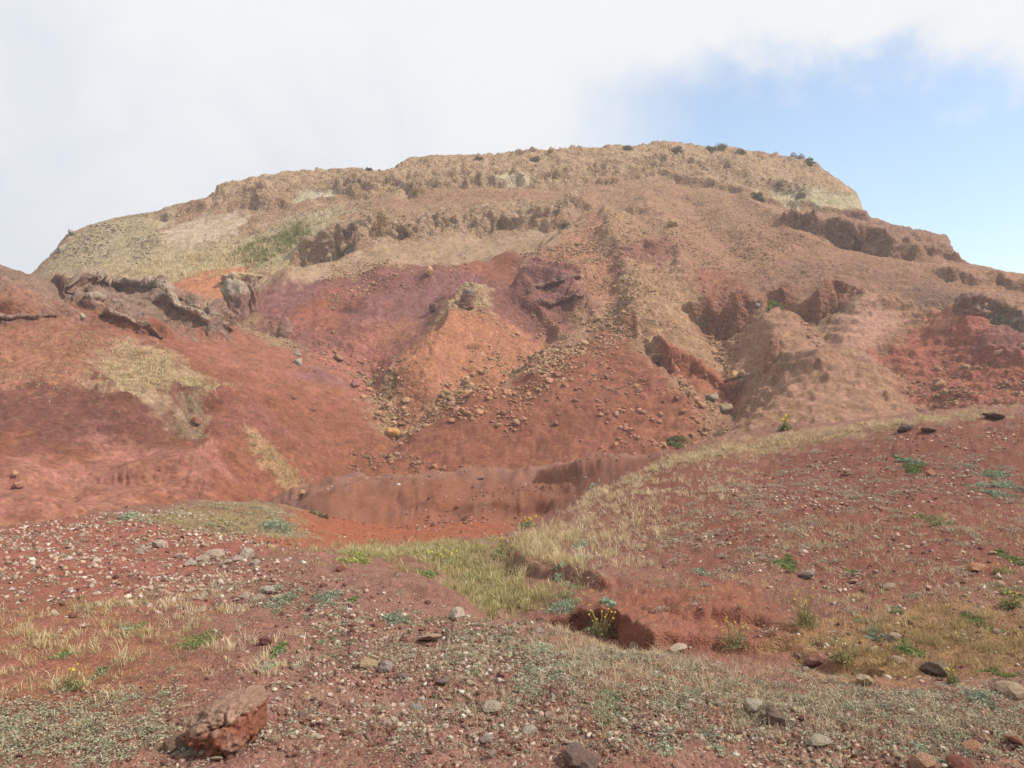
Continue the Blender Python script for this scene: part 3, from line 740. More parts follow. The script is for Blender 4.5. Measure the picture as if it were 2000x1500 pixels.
# rows follow the arc length seen on each profile, so that small scarps keep their own rows
def resample_near(nr=420):
    dz = np.diff(HN, axis=1); dy = np.diff(YN)[None, :]
    w_ = 1.0 / YYN[:, 1:]
    ds = np.sqrt((dy / (1.0 + YYN[:, 1:] * .55)) ** 2 + dz ** 2) * w_
    ds = gsmooth(ds, 3.0, 0)
    S = np.concatenate([np.zeros((len(UN), 1)), np.cumsum(ds, 1)], 1)
    n = (len(UN), nr)
    Xo, Yo, Zo, Oo, Ro = (np.empty(n, np.float32) for _ in range(5)); Co = np.empty(n + (3,), np.float32)
    for c in range(len(UN)):
        y = np.interp(np.linspace(0, S[c, -1], nr), S[c], YN)
        Yo[c] = y; Xo[c] = (UN[c] - U0) / F * y
        for src, dst in ((HN, Zo), (OVN, Oo), (RN, Ro)):
            dst[c] = np.interp(y, YN, src[c])
        for q in range(3):
            Co[c, :, q] = np.interp(y, YN, CN[c, :, q])
    return Xo, Yo, Zo, Oo, Ro, Co
Xn, Yn, Zn, OVN, RN, CN = resample_near()
rad = np.hypot(Xn, Yn)
Xn -= OVN * Xn / rad; Yn -= OVN * Yn / rad
Nn = normals(gsmooth(Xn, 2, 1), gsmooth(Yn, 2, 1), gsmooth(gsmooth(Zn, 2, 1), 2, 0))
bank = sstep((RN - .045) / .015)
wb_ = np.zeros_like(RN); mk_ = bank > .02
for sc_, am_ in ((.22, .055), (.075, .022)):
    a1_, a2_, a3_ = worley3(Xn[mk_] / sc_, Yn[mk_] / sc_, Zn[mk_] / sc_)
    wb_[mk_] += am_ * (.9 * a3_ - .4 * np.exp(-(a2_ - a1_) / .12))
dN = bank * wb_ + bank * .03 * (ridged3(Xn / .3, Yn / .3, Zn / .3, 4, .6) - .5)
far_ = sstep((Yn - 25.5) / 1.5)
st_ = fbm3(Xn / 1.6, Yn / 1.6, Zn / .22, 4, .6); lo_ = ridged3(Xn / 3.0 + 5, Yn / 3.0, Zn / 1.2, 3) - .5
gu_ = np.abs(perlin3(Xn / 1.1 + .6 * st_, Yn / 2.5, Zn / 3.0))
dN = dN + far_ * (.10 * st_ + .32 * lo_ - .04 * np.clip(.3 - gu_, 0, 1) / .3 + .30 * fbm3(Xn / 4, Yn / 4, Zn / 4, 2))
CN *= (1 + far_ * (.16 * fbm3(Xn / 2.5 + 4, Yn / 2.5, Zn / .10, 4, .65) + .10 * perlin3(Xn / .4, Yn / .4, Zn / .12)))[..., None]
Xn += Nn[..., 0] * dN; Yn += Nn[..., 1] * dN; Zn += Nn[..., 2] * dN
ground = grid_mesh('ground', Xn, Yn, Zn, CN, M_near, rough=.8 - .65 * bank)

# the sheet of low ground round the hill, out to the horizon
bm = bmesh.new()
bmesh.ops.create_circle(bm, cap_ends=True, radius=700, segments=64)
me = bpy.data.meshes.new('terrain'); bm.to_mesh(me); bm.free()
mt, n_, b_ = new_mat('far_ground')
t_ = tex(n_, 'ShaderNodeTexNoise', 0.02, 8, .6)
n_.links.new(mixc(n_, t_.outputs['Fac'], (.2, .08, .05), (.3, .2, .12)), b_.inputs['Base Color'])
me.materials.append(mt)
ter = bpy.data.objects.new('terrain', me); ter.location = (0, 0, -14); ter['kind'] = 'structure'; C.objects.link(ter)

bpy.context.view_layer.update()
# ================================================================== THINGS
def tag(o, label, cat, group=None):
    o['label'] = label; o['category'] = cat
    if group: o['group'] = group
    return o
EYEV = Vector((0, 0, EYE))
DN = Vector((0, 0, -1))
def cast_down(x, y, on):
    ok, loc, nor, _ = on.ray_cast(Vector((x, y, 90.0)), DN)
    return (loc, nor) if ok else (None, None)
def sight(u, v, on, dmin=0.0):
    d = Vector(((u - U0) / F, 1.0, (V0 - v) / F))
    o = EYEV + d * dmin
    ok, loc, nor, _ = on.ray_cast(o, d.normalized())
    if not ok:
        return None, None
    return loc, nor

# ---- stone shapes: a ball cut by random planes, softened and roughened
def stone_arrays(seed, sub, ncut=11, sharp=14.0, rough=0.05, flat=0.75, soft=0.0):
    r = np.random.default_rng(seed); sub = int(sub)
    bm = bmesh.new(); bmesh.ops.create_icosphere(bm, subdivisions=sub, radius=1.0)
    V = np.array([v.co[:] for v in bm.verts]); Fc = np.array([[v.index for v in f.verts] for f in bm.faces], np.int32)
    bm.free()
    n = r.normal(size=(ncut, 3)); n /= np.linalg.norm(n, axis=1, keepdims=True)
    dcut = r.uniform(.46, .95, ncut)
    dots = np.clip(V @ n.T, 1e-3, None)
    rr = np.concatenate([dcut / dots, np.ones((len(V), 1))], 1)
    rad = -np.log(np.exp(-sharp * np.minimum(rr, 3)).sum(1)) / sharp + .06
    s = seed * 3.7
    rad = rad * (1 + rough * 2 * fbm3(V[:, 0] * 1.6 + s, V[:, 1] * 1.6, V[:, 2] * 1.6, 3, .6) + rough * fbm3(V[:, 0] * 5 + s, V[:, 1] * 5, V[:, 2] * 5, 2, .6))
    V = V * rad[:, None] * np.array([r.uniform(.8, 1.15), r.uniform(.75, 1.05), flat * r.uniform(.8, 1.15)])
    V /= np.abs(V[:, 0]).max()
    return V, Fc
def mesh_from(name, V, Fc, mat, smooth=False):
    me = bpy.data.meshes.new(name)
    me.from_pydata([tuple(v) for v in V], [], [tuple(f) for f in Fc])
    if smooth:
        me.polygons.foreach_set('use_smooth', np.ones(len(me.polygons), bool))
    me.materials.append(mat)
    return me
def tri_mesh(name, V, T, cols, mat):
    me = bpy.data.meshes.new(name)
    me.vertices.add(len(V)); me.vertices.foreach_set('co', V.astype(np.float32).ravel())
    me.loops.add(T.size); me.loops.foreach_set('vertex_index', T.astype(np.int32).ravel())
    me.polygons.add(len(T)); me.polygons.foreach_set('loop_start', np.arange(0, T.size, 3, dtype=np.int32))
    me.update(calc_edges=True)
    at = me.attributes.new('soil', 'FLOAT_COLOR', 'POINT')
    c4 = np.ones((len(V), 4), np.float32); c4[:, :3] = cols
    at.data.foreach_set('color', c4.ravel())
    me.materials.append(mat)
    return me

def rock_mat(name, by_attr, lichen=.0, sc=2.2, bump_d=.05, top=None):
    m, n, b = new_mat(name)
    tcn = n.nodes.new('ShaderNodeTexCoord'); co = tcn.outputs['Object']
    if by_attr:
        a = n.nodes.new('ShaderNodeAttribute'); a.attribute_name = 'soil'
        base = a.outputs['Color']
    else:
        oi = n.nodes.new('ShaderNodeObjectInfo'); base = oi.outputs['Color']
        ad = n.nodes.new('ShaderNodeVectorMath'); ad.operation = 'ADD'
        sc_ = n.nodes.new('ShaderNodeVectorMath'); sc_.operation = 'SCALE'; sc_.inputs[0].default_value = (31, 17, 23)
        n.links.new(oi.outputs['Random'], sc_.inputs['Scale'])
        n.links.new(co, ad.inputs[0]); n.links.new(sc_.outputs[0], ad.inputs[1]); co = ad.outputs[0]
    g = tex(n, 'ShaderNodeTexNoise', sc * 2.0, 8, .68, co)
    c = scale_col(n, base, remap(n, g.outputs['Fac'], .25, .75, .62, 1.38))
    if lichen > 0:
        l = tex(n, 'ShaderNodeTexNoise', sc * 1.3, 7, .72, co, .4)
        c = mixc(n, remap(n, l.outputs['Fac'], .56, .64, 0, lichen), c, (.44, .355, .285))
        l2 = tex(n, 'ShaderNodeTexNoise', sc * 2.9, 6, .7, co, .2)
        c = mixc(n, remap(n, l2.outputs['Fac'], .64, .70, 0, lichen * .55), c, (.14, .11, .095))
    n.links.new(c, b.inputs['Base Color'])
    bp = n.nodes.new('ShaderNodeBump'); bp.inputs['Distance'].default_value = bump_d; bp.inputs['Strength'].default_value = .9
    n.links.new(g.outputs['Fac'], bp.inputs['Height']); n.links.new(bp.outputs[0], b.inputs['Normal'])
    return m
M_rock = rock_mat('scree_stone', False, .35)
M_lich = rock_mat('lichen_stone', False, .5)
M_bould = rock_mat('boulder_rock', False, .10, 1.5)
M_rock_stuff = rock_mat('loose_stones', True, 0, 6.0)
M_out_attr = rock_mat('outcrop_rock_banded', True, .3, 1.3, .12)
M_out = rock_mat('outcrop_rock', False, .25, 1.1, .12)

ROCK = [mesh_from('boulder', *stone_arrays(20 + i, 2, 6, 40, .06, .68), M_rock) for i in range(10)]
ROCK0 = []
for i in range(14):
    r_ = np.random.default_rng(i)
    bm_ = bmesh.new()
    for p_ in r_.normal(size=(8, 3)):
        p_ /= np.linalg.norm(p_); bm_.verts.new(p_ * r_.uniform(.75, 1.1) * np.array([1, .8, .62]))
    bmesh.ops.convex_hull(bm_, input=bm_.verts[:])
    bmesh.ops.delete(bm_, geom=[q for q in bm_.verts if not q.link_faces], context='VERTS')
    bm_.verts.index_update()
    ROCK0.append((np.array([q.co[:] for q in bm_.verts]), np.array([[q.index for q in f.verts] for f in bm_.faces], np.int32))); bm_.free()
STONE = [mesh_from('stone', *stone_arrays(90 + i, 2, 6, 45, .10, .62), M_lich) for i in range(14)]

def rnd_rot():
    return Euler((random.uniform(-.5, .5), random.uniform(-.5, .5), random.uniform(0, 6.28)))
def put_rock(name, me, loc, size, col, label, cat, group=None, sink=.25, sc=None, rot=None):
    o = bpy.data.objects.new(name, me)
    o.scale = Vector(sc) * size if sc else Vector((size, size, size))
    o.rotation_euler = rot or rnd_rot()
    o.location = loc + Vector((0, 0, size * (.55 - sink)))
    o.color = (*[min(.9, max(.01, c)) for c in col], 1)
    tag(o, label, cat, group); C.objects.link(o)
    return o
def vary(c, amt=.15):
    f = random.uniform(1 - amt, 1 + amt)
    return [c[0] * f * random.uniform(.96, 1.04), c[1] * f * random.uniform(.94, 1.06), c[2] * f * random.uniform(.92, 1.08)]
class Stuff:
    def __init__(s): s.V, s.T, s.Cc, s.n = [], [], [], 0
    def add(s, V, T, col):
        s.V.append(V); s.T.append(T + s.n); s.n += len(V)
        s.Cc.append(np.broadcast_to(np.asarray(col, np.float32), (len(V), 3)))
    def build(s, name, mat, label=None):
        me = tri_mesh(name, np.concatenate(s.V), np.concatenate(s.T), np.concatenate(s.Cc), mat)
        o = bpy.data.objects.new(name, me); o['kind'] = 'stuff'
        if label: o['label'] = label
        C.objects.link(o); return o
def rotm(rx, ry, rz):
    return np.array(Euler((rx, ry, rz)).to_matrix())
def add_stone(st, x, y, z, size, col):
    V, T = random.choice(ROCK0)
    R = rotm(random.uniform(-.6, .6), random.uniform(-.6, .6), random.uniform(0, 6.28))
    st.add((V * size) @ R.T + np.array([x, y, z + size * .12]), T, col)
def sample_poly(pg, n, even=0.0):
    a = np.array(pg); lo, hi = a.min(0), a.max(0); out = []
    pad = .12 * (hi - lo); lo = lo - pad; hi = hi + pad
    while len(out) < n:
        q = RNG.uniform(lo, hi, (max(64, n * 3), 2))
        d = poly_in(pg, q[:, 0].astype(np.float32), q[:, 1].astype(np.float32))
        f_ = max(.3, .22 * float(np.min(hi - lo)))
        wv = fbm2(q[:, 0] / f_ + 50, q[:, 1] / f_, 2)
        sc_ = max(.15, .12 * float(np.min(hi - lo)))
        keep = (RNG.uniform(0, 1, len(q)) < np.clip(.5 + .25 * even + (1.5 - even) * wv, .03, 1)) & (RNG.uniform(0, 1, len(q)) < np.where(d > 0, np.clip(d / sc_ + .3, 0, 1), .3 * np.exp(d / (.5 * sc_))))
        out += list(q[keep])
        if not keep.any(): break
    return out[:n]

def place_word(loc, pts):
    """where a stone lies within its patch, as seen"""
    u = U0 + F * loc.x / loc.y; v = V0 - F * (loc.z - EYE) / loc.y
    us = [p[0] for p in pts]; vs = [p[1] for p in pts]
    a = (u - min(us)) / (max(us) - min(us) + 1e-6); b = (v - min(vs)) / (max(vs) - min(vs) + 1e-6)
    return (('top', 'upper', 'middle', 'lower', 'bottom')[int(min(4, max(0, b * 5)))], ('left', 'centre', 'right')[int(min(2, max(0, a * 3)))])
def size_word(r):
    return 'small ' if r < .6 else ('' if r < .78 else 'large ')
# ---- scree of the hill: (outline, single boulders, loose stones, smallest, largest, colour, what it looks like and where, first distance)
TS=(.34,.205,.12); BS=(.27,.15,.093); GS=(.30,.225,.165); RS=(.27,.11,.075)
SCREE = [
 ([(1250,590),(1200,580),(1120,620),(1060,655),(1000,695),(935,745),(955,755),(1020,725),(1060,765),(1110,745),(1180,690),(1240,630)], 40, 2300, .17, .48, TS, 'tan block of the stone tongue left of the tan spur', 50),
 ([(890,770),(1010,765),(1060,745),(1100,760),(1040,810),(1000,865),(930,870),(860,850),(800,850),(850,800)], 38, 440, .16, .46, (.34,.175,.105), 'brown block of the red slope below the stone tongue', 50),
 ([(1090,800),(1180,740),(1300,770),(1350,830),(1340,880),(1180,870)], 26, 180, .14, .42, (.34,.17,.105), 'brown block of the bare slope left of the rubble gully', 46),
 ([(700,690),(735,715),(765,735),(800,770),(822,800),(815,840),(770,835),(745,800),(725,760)], 22, 430, .15, .5, TS, 'tan block of the left gully above the big orange boulder', 50),
 ([(830,795),(865,760),(950,720),(965,735),(905,790),(860,800)], 14, 270, .14, .5, TS, 'tan block of the short streak under the orange face', 50),
 ([(862,655),(890,620),(945,605),(965,640),(930,662)], 8, 380, .10, .32, (.39,.27,.155), 'pale block of the stone cap over the orange face', 58),
 ([(640,525),(720,512),(850,498),(900,525),(850,550),(760,570),(660,600),(620,650),(640,570)], 16, 900, .11, .40, TS, 'tan block of the stones strewn over the purple slope', 58),
 ([(1010,520),(1060,490),(1160,450),(1215,500),(1230,570),(1180,570),(1060,545)], 10, 1300, .15, .42, (.31,.19,.11), 'brown block of the stony fan beside the tan spur', 60),
 ([(500,630),(620,625),(700,690),(725,745),(640,715),(570,685),(490,650)], 10, 360, .08, .34, BS, 'brown block of the stony bench above the orange slope', 50),
 ([(1250,440),(1400,400),(1560,470),(1620,530),(1450,545),(1330,570),(1290,500)], 8, 2200, .08, .34, (.30,.175,.10), 'brown block of the wide slope under the right crest', 60),
 ([(1178,435),(1260,475),(1300,560),(1250,650),(1232,640),(1222,540)], 8, 900, .08, .32, TS, 'tan block of the tan spur top', 50),
 ([(1280,725),(1340,752),(1420,742),(1436,650),(1390,595),(1370,620),(1412,680),(1400,740),(1405,800),(1385,870),(1340,860),(1352,800)], 24, 490, .16, .5, (.32,.18,.105), 'brown block of the rubble gully beside the undercut spur', 44),
 ([(1250,655),(1300,665),(1310,705),(1275,708)], 4, 150, .1, .3, TS, 'tan block of the rubble pocket on the spur end', 50),
 ([(1700,690),(1800,735),(1850,715),(1990,730),(2080,760),(2080,815),(1850,810),(1760,775)], 22, 660, .15, .46, (.29,.165,.10), 'brown block of the talus above the right bank', 40),
 ([(660,895),(760,870),(840,900),(880,920),(700,925)], 10, 180, .12, .34, BS, 'dark block of the rubble behind the pale path', 44),
 ([(1585,650),(1625,690),(1600,705),(1550,610)], 4, 130, .1, .36, BS, 'brown block of the gully between two pale spurs', 50),
 ([(110,500),(150,445),(250,422),(330,450),(330,490),(200,522)], 0, 500, .2, .6, (.27,.215,.15), '', 80),
 ([(620,470),(760,440),(900,405),(1000,390),(900,440),(760,462)], 0, 350, .12, .4, (.31,.2,.125), '', 80),
 ([(400,460),(560,420),(700,395),(780,392),(700,440),(600,470),(400,500)], 0, 500, .12, .45, (.29,.22,.15), '', 80),
 ([(740,490),(900,470),(1020,500),(900,520),(700,520)], 0, 90, .1, .3, GS, '', 60),
 ([(1300,600),(1420,600),(1420,680),(1300,650)], 0, 120, .06, .2, TS, '', 50),
 ([(1440,520),(1700,510),(1860,540),(1700,545),(1500,545)], 0, 120, .08, .3, BS, '', 50),
 ([(460,620),(560,680),(660,720),(560,665)], 0, 100, .08, .25, GS, '', 50),
 ([(900,300),(1300,285),(1600,320),(1650,400),(1300,345),(1000,350)], 0, 380, .12, .5, (.33,.215,.135), '', 95),
 ([(420,390),(700,330),(900,300),(900,360),(600,385)], 0, 220, .12, .45, (.33,.225,.145), '', 95),
 ([(1850,600),(2000,640),(2000,720),(1850,650)], 0, 160, .08, .3, GS, '', 50),
]
scree = Stuff()
for pts, nb_, ns, a, b, col, lab, dm in SCREE:
    pg = trace(pts, dm)
    for j, (x, y) in enumerate(sample_poly(pg, nb_ + int(ns * 1.5))):
        loc, nor = cast_down(x, y, hill)
        if loc is None: continue
        if j < nb_:
            where = place_word(loc, pts)
            sz = (b * .5) * random.uniform(1.0, 1.9)
            cv = vary(col, .3)
            put_rock('boulder', random.choice(ROCK), loc, sz * .8, cv, size_word(sz / b) + lab.replace('block of', 'block at the %s %s of' % where), 'boulder', 'boulders of the scree', .3)
        else:
            sz = a * (b / a) ** (random.random() ** 2.0) * .5
            add_stone(scree, loc.x, loc.y, loc.z, sz * 1.25, vary(col, .25))
# sparse stones all over the open slopes
for pts, n, a, b, col, dm in [([(560,980),(520,850),(680,720),(1000,760),(1230,640),(1350,800),(1340,890),(1050,960)], 2600, .03, .14, (.28,.13,.085), 40),
     ([(1300,560),(1700,560),(2000,680),(2000,800),(1400,860)], 2200, .03, .16, BS, 40), ([(600,640),(760,560),(1100,520),(1200,560),(1000,660),(760,680)], 1300, .03, .16, (.27,.13,.09), 58)]:
    for x, y in sample_poly(trace(pts, dm), n):
        loc, nor = cast_down(x, y, hill)
        if loc is not None: add_stone(scree, loc.x, loc.y, loc.z, a * (b / a) ** (random.random() ** 2) * .6, vary(col, .25))
for pts, n, a, b, cols in [([(-300,560),(60,545),(130,600),(300,640),(440,780),(380,860),(0,860),(-300,860)], 3200, .03, .16, [(.27,.2,.14), (.2,.08,.055), (.24,.17,.1), (.3,.17,.13)]),
                           ([(470,850),(530,880),(610,965),(560,965),(480,890)], 200, .04, .14, [(.3,.2,.12), (.26,.2,.11)]),
                           ([(100,880),(400,870),(440,960),(200,990)], 160, .03, .1, [(.3,.13,.09)])]:
    for x, y in sample_poly(trace(pts, 20), n):
        loc, nor = cast_down(x, y, hill)
        if loc is not None: add_stone(scree, loc.x, loc.y, loc.z, a * (b / a) ** (random.random() ** 2) * .6, vary(random.choice(cols), .25))
scree.build('scree', M_rock_stuff, 'loose small stones of the scree on the hill')

# ---- boulders that can be told apart: bearing, sight line, width in the frame, colour, shape, label
BIGM = [mesh_from('boulder', *stone_arrays(140 + i, 4, 12, 15, .06, .85), M_bould, True) for i in range(6)]
def big(u, v, w, col, lab, dm=44, flat=1.0, on=None, cat='boulder', sink=.2, me=None, sc=None):
    loc, nor = sight(u, v + w * .25, on or hill, dm)
    if loc is None: print('no ground for', lab); return None
    s = w * loc.y / F * .5
    return put_rock('boulder' if cat == 'boulder' else 'stone', me or random.choice(BIGM), loc, s, col, lab, cat, None, sink, sc or (1, 1, flat), Euler((random.uniform(-.3, .3), random.uniform(-.3, .3), random.uniform(0, 6))))
big(764,846,36,(.42,.22,.085),'big orange boulder standing alone at the foot of the left gully', flat=1.15)
big(583,707,23,(.30,.27,.22),'grey rounded boulder lying out on the smooth orange slope')
big(580,689,18,(.27,.24,.18),'grey boulder at the lip of the stony bench, just above the rounded grey one')
big(1414,796,38,(.27,.19,.125),'large rounded brown boulder, lowest of the cluster in the rubble gully', flat=.9)
big(1390,774,36,(.235,.185,.13),'long grey brown boulder leaning above the lowest gully boulder', flat=.7)
big(1371,790,24,(.36,.19,.105),'orange brown boulder wedged left of the two large gully boulders')
big(1433,731,28,(.40,.24,.12),'orange boulder at the right end of the spur foot, next to a brown one', flat=.8)
big(1450,729,20,(.27,.18,.12),'brown boulder touching the right side of the orange spur foot boulder')
big(1322,776,18,(.24,.10,.065),'dark red boulder halfway up the left side of the rubble gully')
big(849,911,17,(.35,.17,.09),'left one of a pair of dark boulders beside the pale path')
big(866,913,17,(.31,.14,.085),'right one of a pair of dark boulders beside the pale path')
big(839,935,17,(.33,.22,.14),'tan boulder at the edge of the pale ledge above the brown mound', 30)
big(587,958,19,(.42,.25,.12),'yellow orange block standing at the left end of the pale path', 30, 1.1)
big(840,528,25,(.40,.25,.12),'yellow tan boulder among the stones at the top of the purple slope', 60)
big(728,552,14,(.38,.22,.11),'small orange boulder on the stone strip across the purple slope', 60)
big(1315,436,27,(.37,.23,.12),'tan boulder high on the wide slope under the crest', 70, .7)
big(1837,748,26,(.36,.20,.11),'orange brown boulder standing up from the talus at right', 40, .9)
big(1480,596,16,(.24,.19,.16),'dark grey boulder near the top of the pale spur', 50)
big(1290,808,14,(.33,.18,.11),'brown boulder on the red slope nearest the right bank', 44)
big(1220,835,20,(.33,.16,.10),'brown boulder with a flat top low on the red slope', 44, .8)
big(1202,868,18,(.37,.18,.10),'orange boulder on a stub of earth just above the straw bank', 44, 1.1)
big(575,776,12,(.20,.10,.08),'dark red boulder alone on the smooth red slope left of the gully')
big(612,799,13,(.20,.10,.075),'dark flat boulder on the smooth red slope, lower of two', flat=.6)
big(1085,826,17,(.22,.105,.075),'dark boulder at the end of the stone scatter in the middle')
big(382,820,28,(.23,.105,.07),'domed dark red boulder set in the steep left slope', 24, .8)
big(160,617,17,(.36,.29,.20),'pale rounded boulder under the grassy hummock at left', 24)
big(29,925,20,(.37,.21,.12),'orange knob of rock, upper one on the pale face at far left', 20, 1.0)
big(34,945,30,(.31,.16,.10),'brown lump of rock, lower one on the pale face at far left', 20, .8)
big(118,485,20,(.24,.19,.14),'dark rock jutting from the left end of the skyline, the lower one', 80, 1.1)
big(141,453,22,(.25,.215,.16),'grey rock jutting from the left end of the skyline, the upper one', 80, .8)
big(1040,292,17,(.29,.19,.125),'pointed rock on the crest left of the summit', 100, 1.3)
big(1076,292,18,(.33,.23,.15),'rounded tan rock on the crest left of the summit', 100, .9)
big(936,304,20,(.29,.2,.13),'brown rock on the skyline where the crest dips', 100, .7)
big(660,697,26,(.26,.16,.10),'brown boulder in the rubble right of the two grey boulders', 50, .8)
big(692,748,24,(.25,.125,.10),'dark boulder at the upper end of the left gully', 50, .9)

# ---- outcrops: rocks that stand out of the slope, with a harder cap above a softer waist
def outcrop(u, v, w, h, col, lab, dm, waist=.0, lean=(0, 0), depth=.8, seed=1, strata=0.0, cap=None, rough=.16, yaw=0.0, point=0.0, skirt=1.0):
    loc, nor = sight(u, v, hill, dm)
    if loc is None: print('no ground for', lab); return
    k_ = loc.y / F
    W, Hh = w * k_ * .5, h * k_
    bm = bmesh.new(); bmesh.ops.create_icosphere(bm, subdivisions=5, radius=1.0)
    V = np.array([q.co[:] for q in bm.verts]); Fc = np.array([[q.index for q in f.verts] for f in bm.faces], np.int32); bm.free()
    z = V[:, 2].copy()
    sq = np.sign(V[:, :2]) * np.abs(V[:, :2]) ** .85
    t = (z + 1) / 2
    prof = 1 - waist * np.exp(-((t - .42) / .2) ** 2) - point * t ** 1.5 + .25 * (t < .25) * (.25 - t) * 4
    prof = prof + .55 * np.clip(.42 - t, 0, 1) * skirt
    P = np.stack([sq[:, 0] * W * prof, sq[:, 1] * W * depth * prof, np.sign(z) * np.abs(z) ** .8], 1)
    zz = (P[:, 2] * .75 + .25) * Hh
    s = seed * 5.31
    sc = 1.3 / max(W, .3)
    nr = ridged3(P[:, 0] * sc + s, P[:, 1] * sc, zz * sc, 4, .55) - .5
    fb_ = worley3(P[:, 0] * sc * 1.3 + s, P[:, 1] * sc * 1.3, zz * sc * 1.7)
    nr = .45 * nr + 1.1 * fb_[2] - .45 * np.exp(-(fb_[1] - fb_[0]) / .08)
    nf = fbm3(P[:, 0] * sc * 3 + s, P[:, 1] * sc * 3, zz * sc * 3, 3, .6)
    rad = 1 + rough * 1.5 * nr + rough * .6 * nf + strata * perlin2(zz / (Hh * .085) + s + .4 * nf, P[:, 0] * .3)
    P[:, 0] *= rad; P[:, 1] *= rad; zz = zz + Hh * rough * .5 * nr
    P[:, 0] += lean[0] * W * t ** 1.3 * 2; P[:, 1] += lean[1] * W * t ** 1.3 * 2
    V = np.stack([P[:, 0], P[:, 1], zz], 1)
    o = bpy.data.objects.new('rock_outcrop', mesh_from('rock_outcrop', V, Fc, M_out, True))
    at = o.data.attributes.new('soil', 'FLOAT_COLOR', 'POINT')
    capa = sstep((t + .12 * nf - .62) / .14) if cap is not None else np.zeros_like(t)
    cc = np.ones((len(V), 4), np.float32)
    cc[:, :3] = np.array(col)[None] * (1 - capa[:, None]) + np.array(cap if cap is not None else col)[None] * capa[:, None]
    at.data.foreach_set('color', cc.ravel())
    o.data.materials.clear(); o.data.materials.append(M_out_attr)
    o.location = loc; o.rotation_euler = (0, 0, yaw)
    tag(o, lab, 'rock outcrop'); C.objects.link(o)
    return o
def rock_lip(pts, h, out, col, cap, lab, dm, seed=1):
    """a ledge of harder rock along the slope: recessed below, leaning out above"""
    P = []
    for u, v in pts:
        q, _ = sight(u, v, hill, dm)
        if q is not None: P.append(np.array(q))
    P = np.array(P)
    seg = np.concatenate([[0], np.cumsum(np.linalg.norm(np.diff(P, axis=0), axis=1))])
    n, T_ = 150, np.linspace(0, seg[-1], 150)
    Cn = np.stack([np.interp(T_, seg, P[:, k]) for k in range(3)], 1)
    tg = np.gradient(Cn, axis=0); tg[:, 2] = 0; tg /= np.linalg.norm(tg, axis=1, keepdims=True)
    fr = np.stack([tg[:, 1], -tg[:, 0], np.zeros(n)], 1)
    fr *= np.where((fr * -Cn).sum(1) >= 0, 1, -1)[:, None]
    prof = np.array([(.5, -.8), (.30, -.35), (.12, -.05), (-.10, .15), (-.12, .32), (.12, .46), (.42, .58), (.55, .72), (.5, .86), (.3, .97), (0, 1.03), (-.5, 1.0), (-1.1, .8), (-1.8, .3), (-2.3, -.5)])
    tt = np.linspace(0, len(prof) - 1, 46)
    pr = np.stack([np.interp(tt, np.arange(len(prof)), prof[:, k]) for k in range(2)], 1)
    hh = h * np.clip(1 + .75 * perlin2(T_ / 1.3 + seed * 3.3, T_ * 0 + seed), .25, 1.8) * np.clip(np.minimum(T_, seg[-1] - T_) / .9, .12, 1) ** .6
    oo = out * np.clip(1 + .9 * perlin2(T_ / .9 + 40 + seed, T_ * 0 + seed), .1, 2)
    V = Cn[:, None, :] + fr[:, None, :] * (pr[None, :, :1] * oo[:, None, None]) + np.array([0, 0, 1.0]) * (pr[None, :, 1:] * hh[:, None, None])
    V = V.reshape(-1, 3); s = seed * 4.7
    w1 = worley3(V[:, 0] / .8 + s, V[:, 1] / .8, V[:, 2] / .55); w2 = worley3(V[:, 0] / .28 + s, V[:, 1] / .28, V[:, 2] / .22)
    d = .22 * w1[2] - .16 * np.exp(-(w1[1] - w1[0]) / .09) + .09 * w2[2] - .05 * np.exp(-(w2[1] - w2[0]) / .1) + .06 * fbm3(V[:, 0] * 5, V[:, 1] * 5, V[:, 2] * 5, 2)
    nrm = (np.repeat(fr, 46, 0) * .8 + np.array([0, 0, .6]))
    V = V + nrm * d[:, None]
    idx = np.arange(n * 46).reshape(n, 46)
    Q = np.stack([idx[:-1, :-1], idx[1:, :-1], idx[1:, 1:], idx[:-1, 1:]], -1).reshape(-1, 4)
    me = mesh_from('rock_outcrop', V - P[0], Q, M_out_attr, True)
    t = np.tile(pr[:, 1], n); a = sstep((t + .5 * w1[2] * .4 - .62) / .25)
    cc = np.ones((len(V), 4), np.float32); cc[:, :3] = np.array(col) * (1 - a[:, None]) + np.array(cap) * a[:, None]
    at = me.attributes.new('soil', 'FLOAT_COLOR', 'POINT'); at.data.foreach_set('color', cc.ravel())
    o = bpy.data.objects.new('rock_outcrop', me); o.location = P[0]; tag(o, lab, 'rock outcrop'); C.objects.link(o)
GC=(.255,.20,.145)
outcrop(468,622,52,76,(.21,.105,.085),'tall leaning rock pillar with a grey cap where the left spur ends',54,.25,(-.25,0),.8,3,0,(.285,.23,.17),.14)
outcrop(494,606,26,62,(.22,.105,.085),'thin dark rock pillar right behind the grey capped one',60,.3,(.1,0),.8,4,0,(.25,.16,.12),.15)
outcrop(184,598,40,28,(.24,.14,.10),'small grey dome of rock on the left spur below the dark ledge',46,.05,(0,0),.8,7,0,(.26,.205,.15),.13)

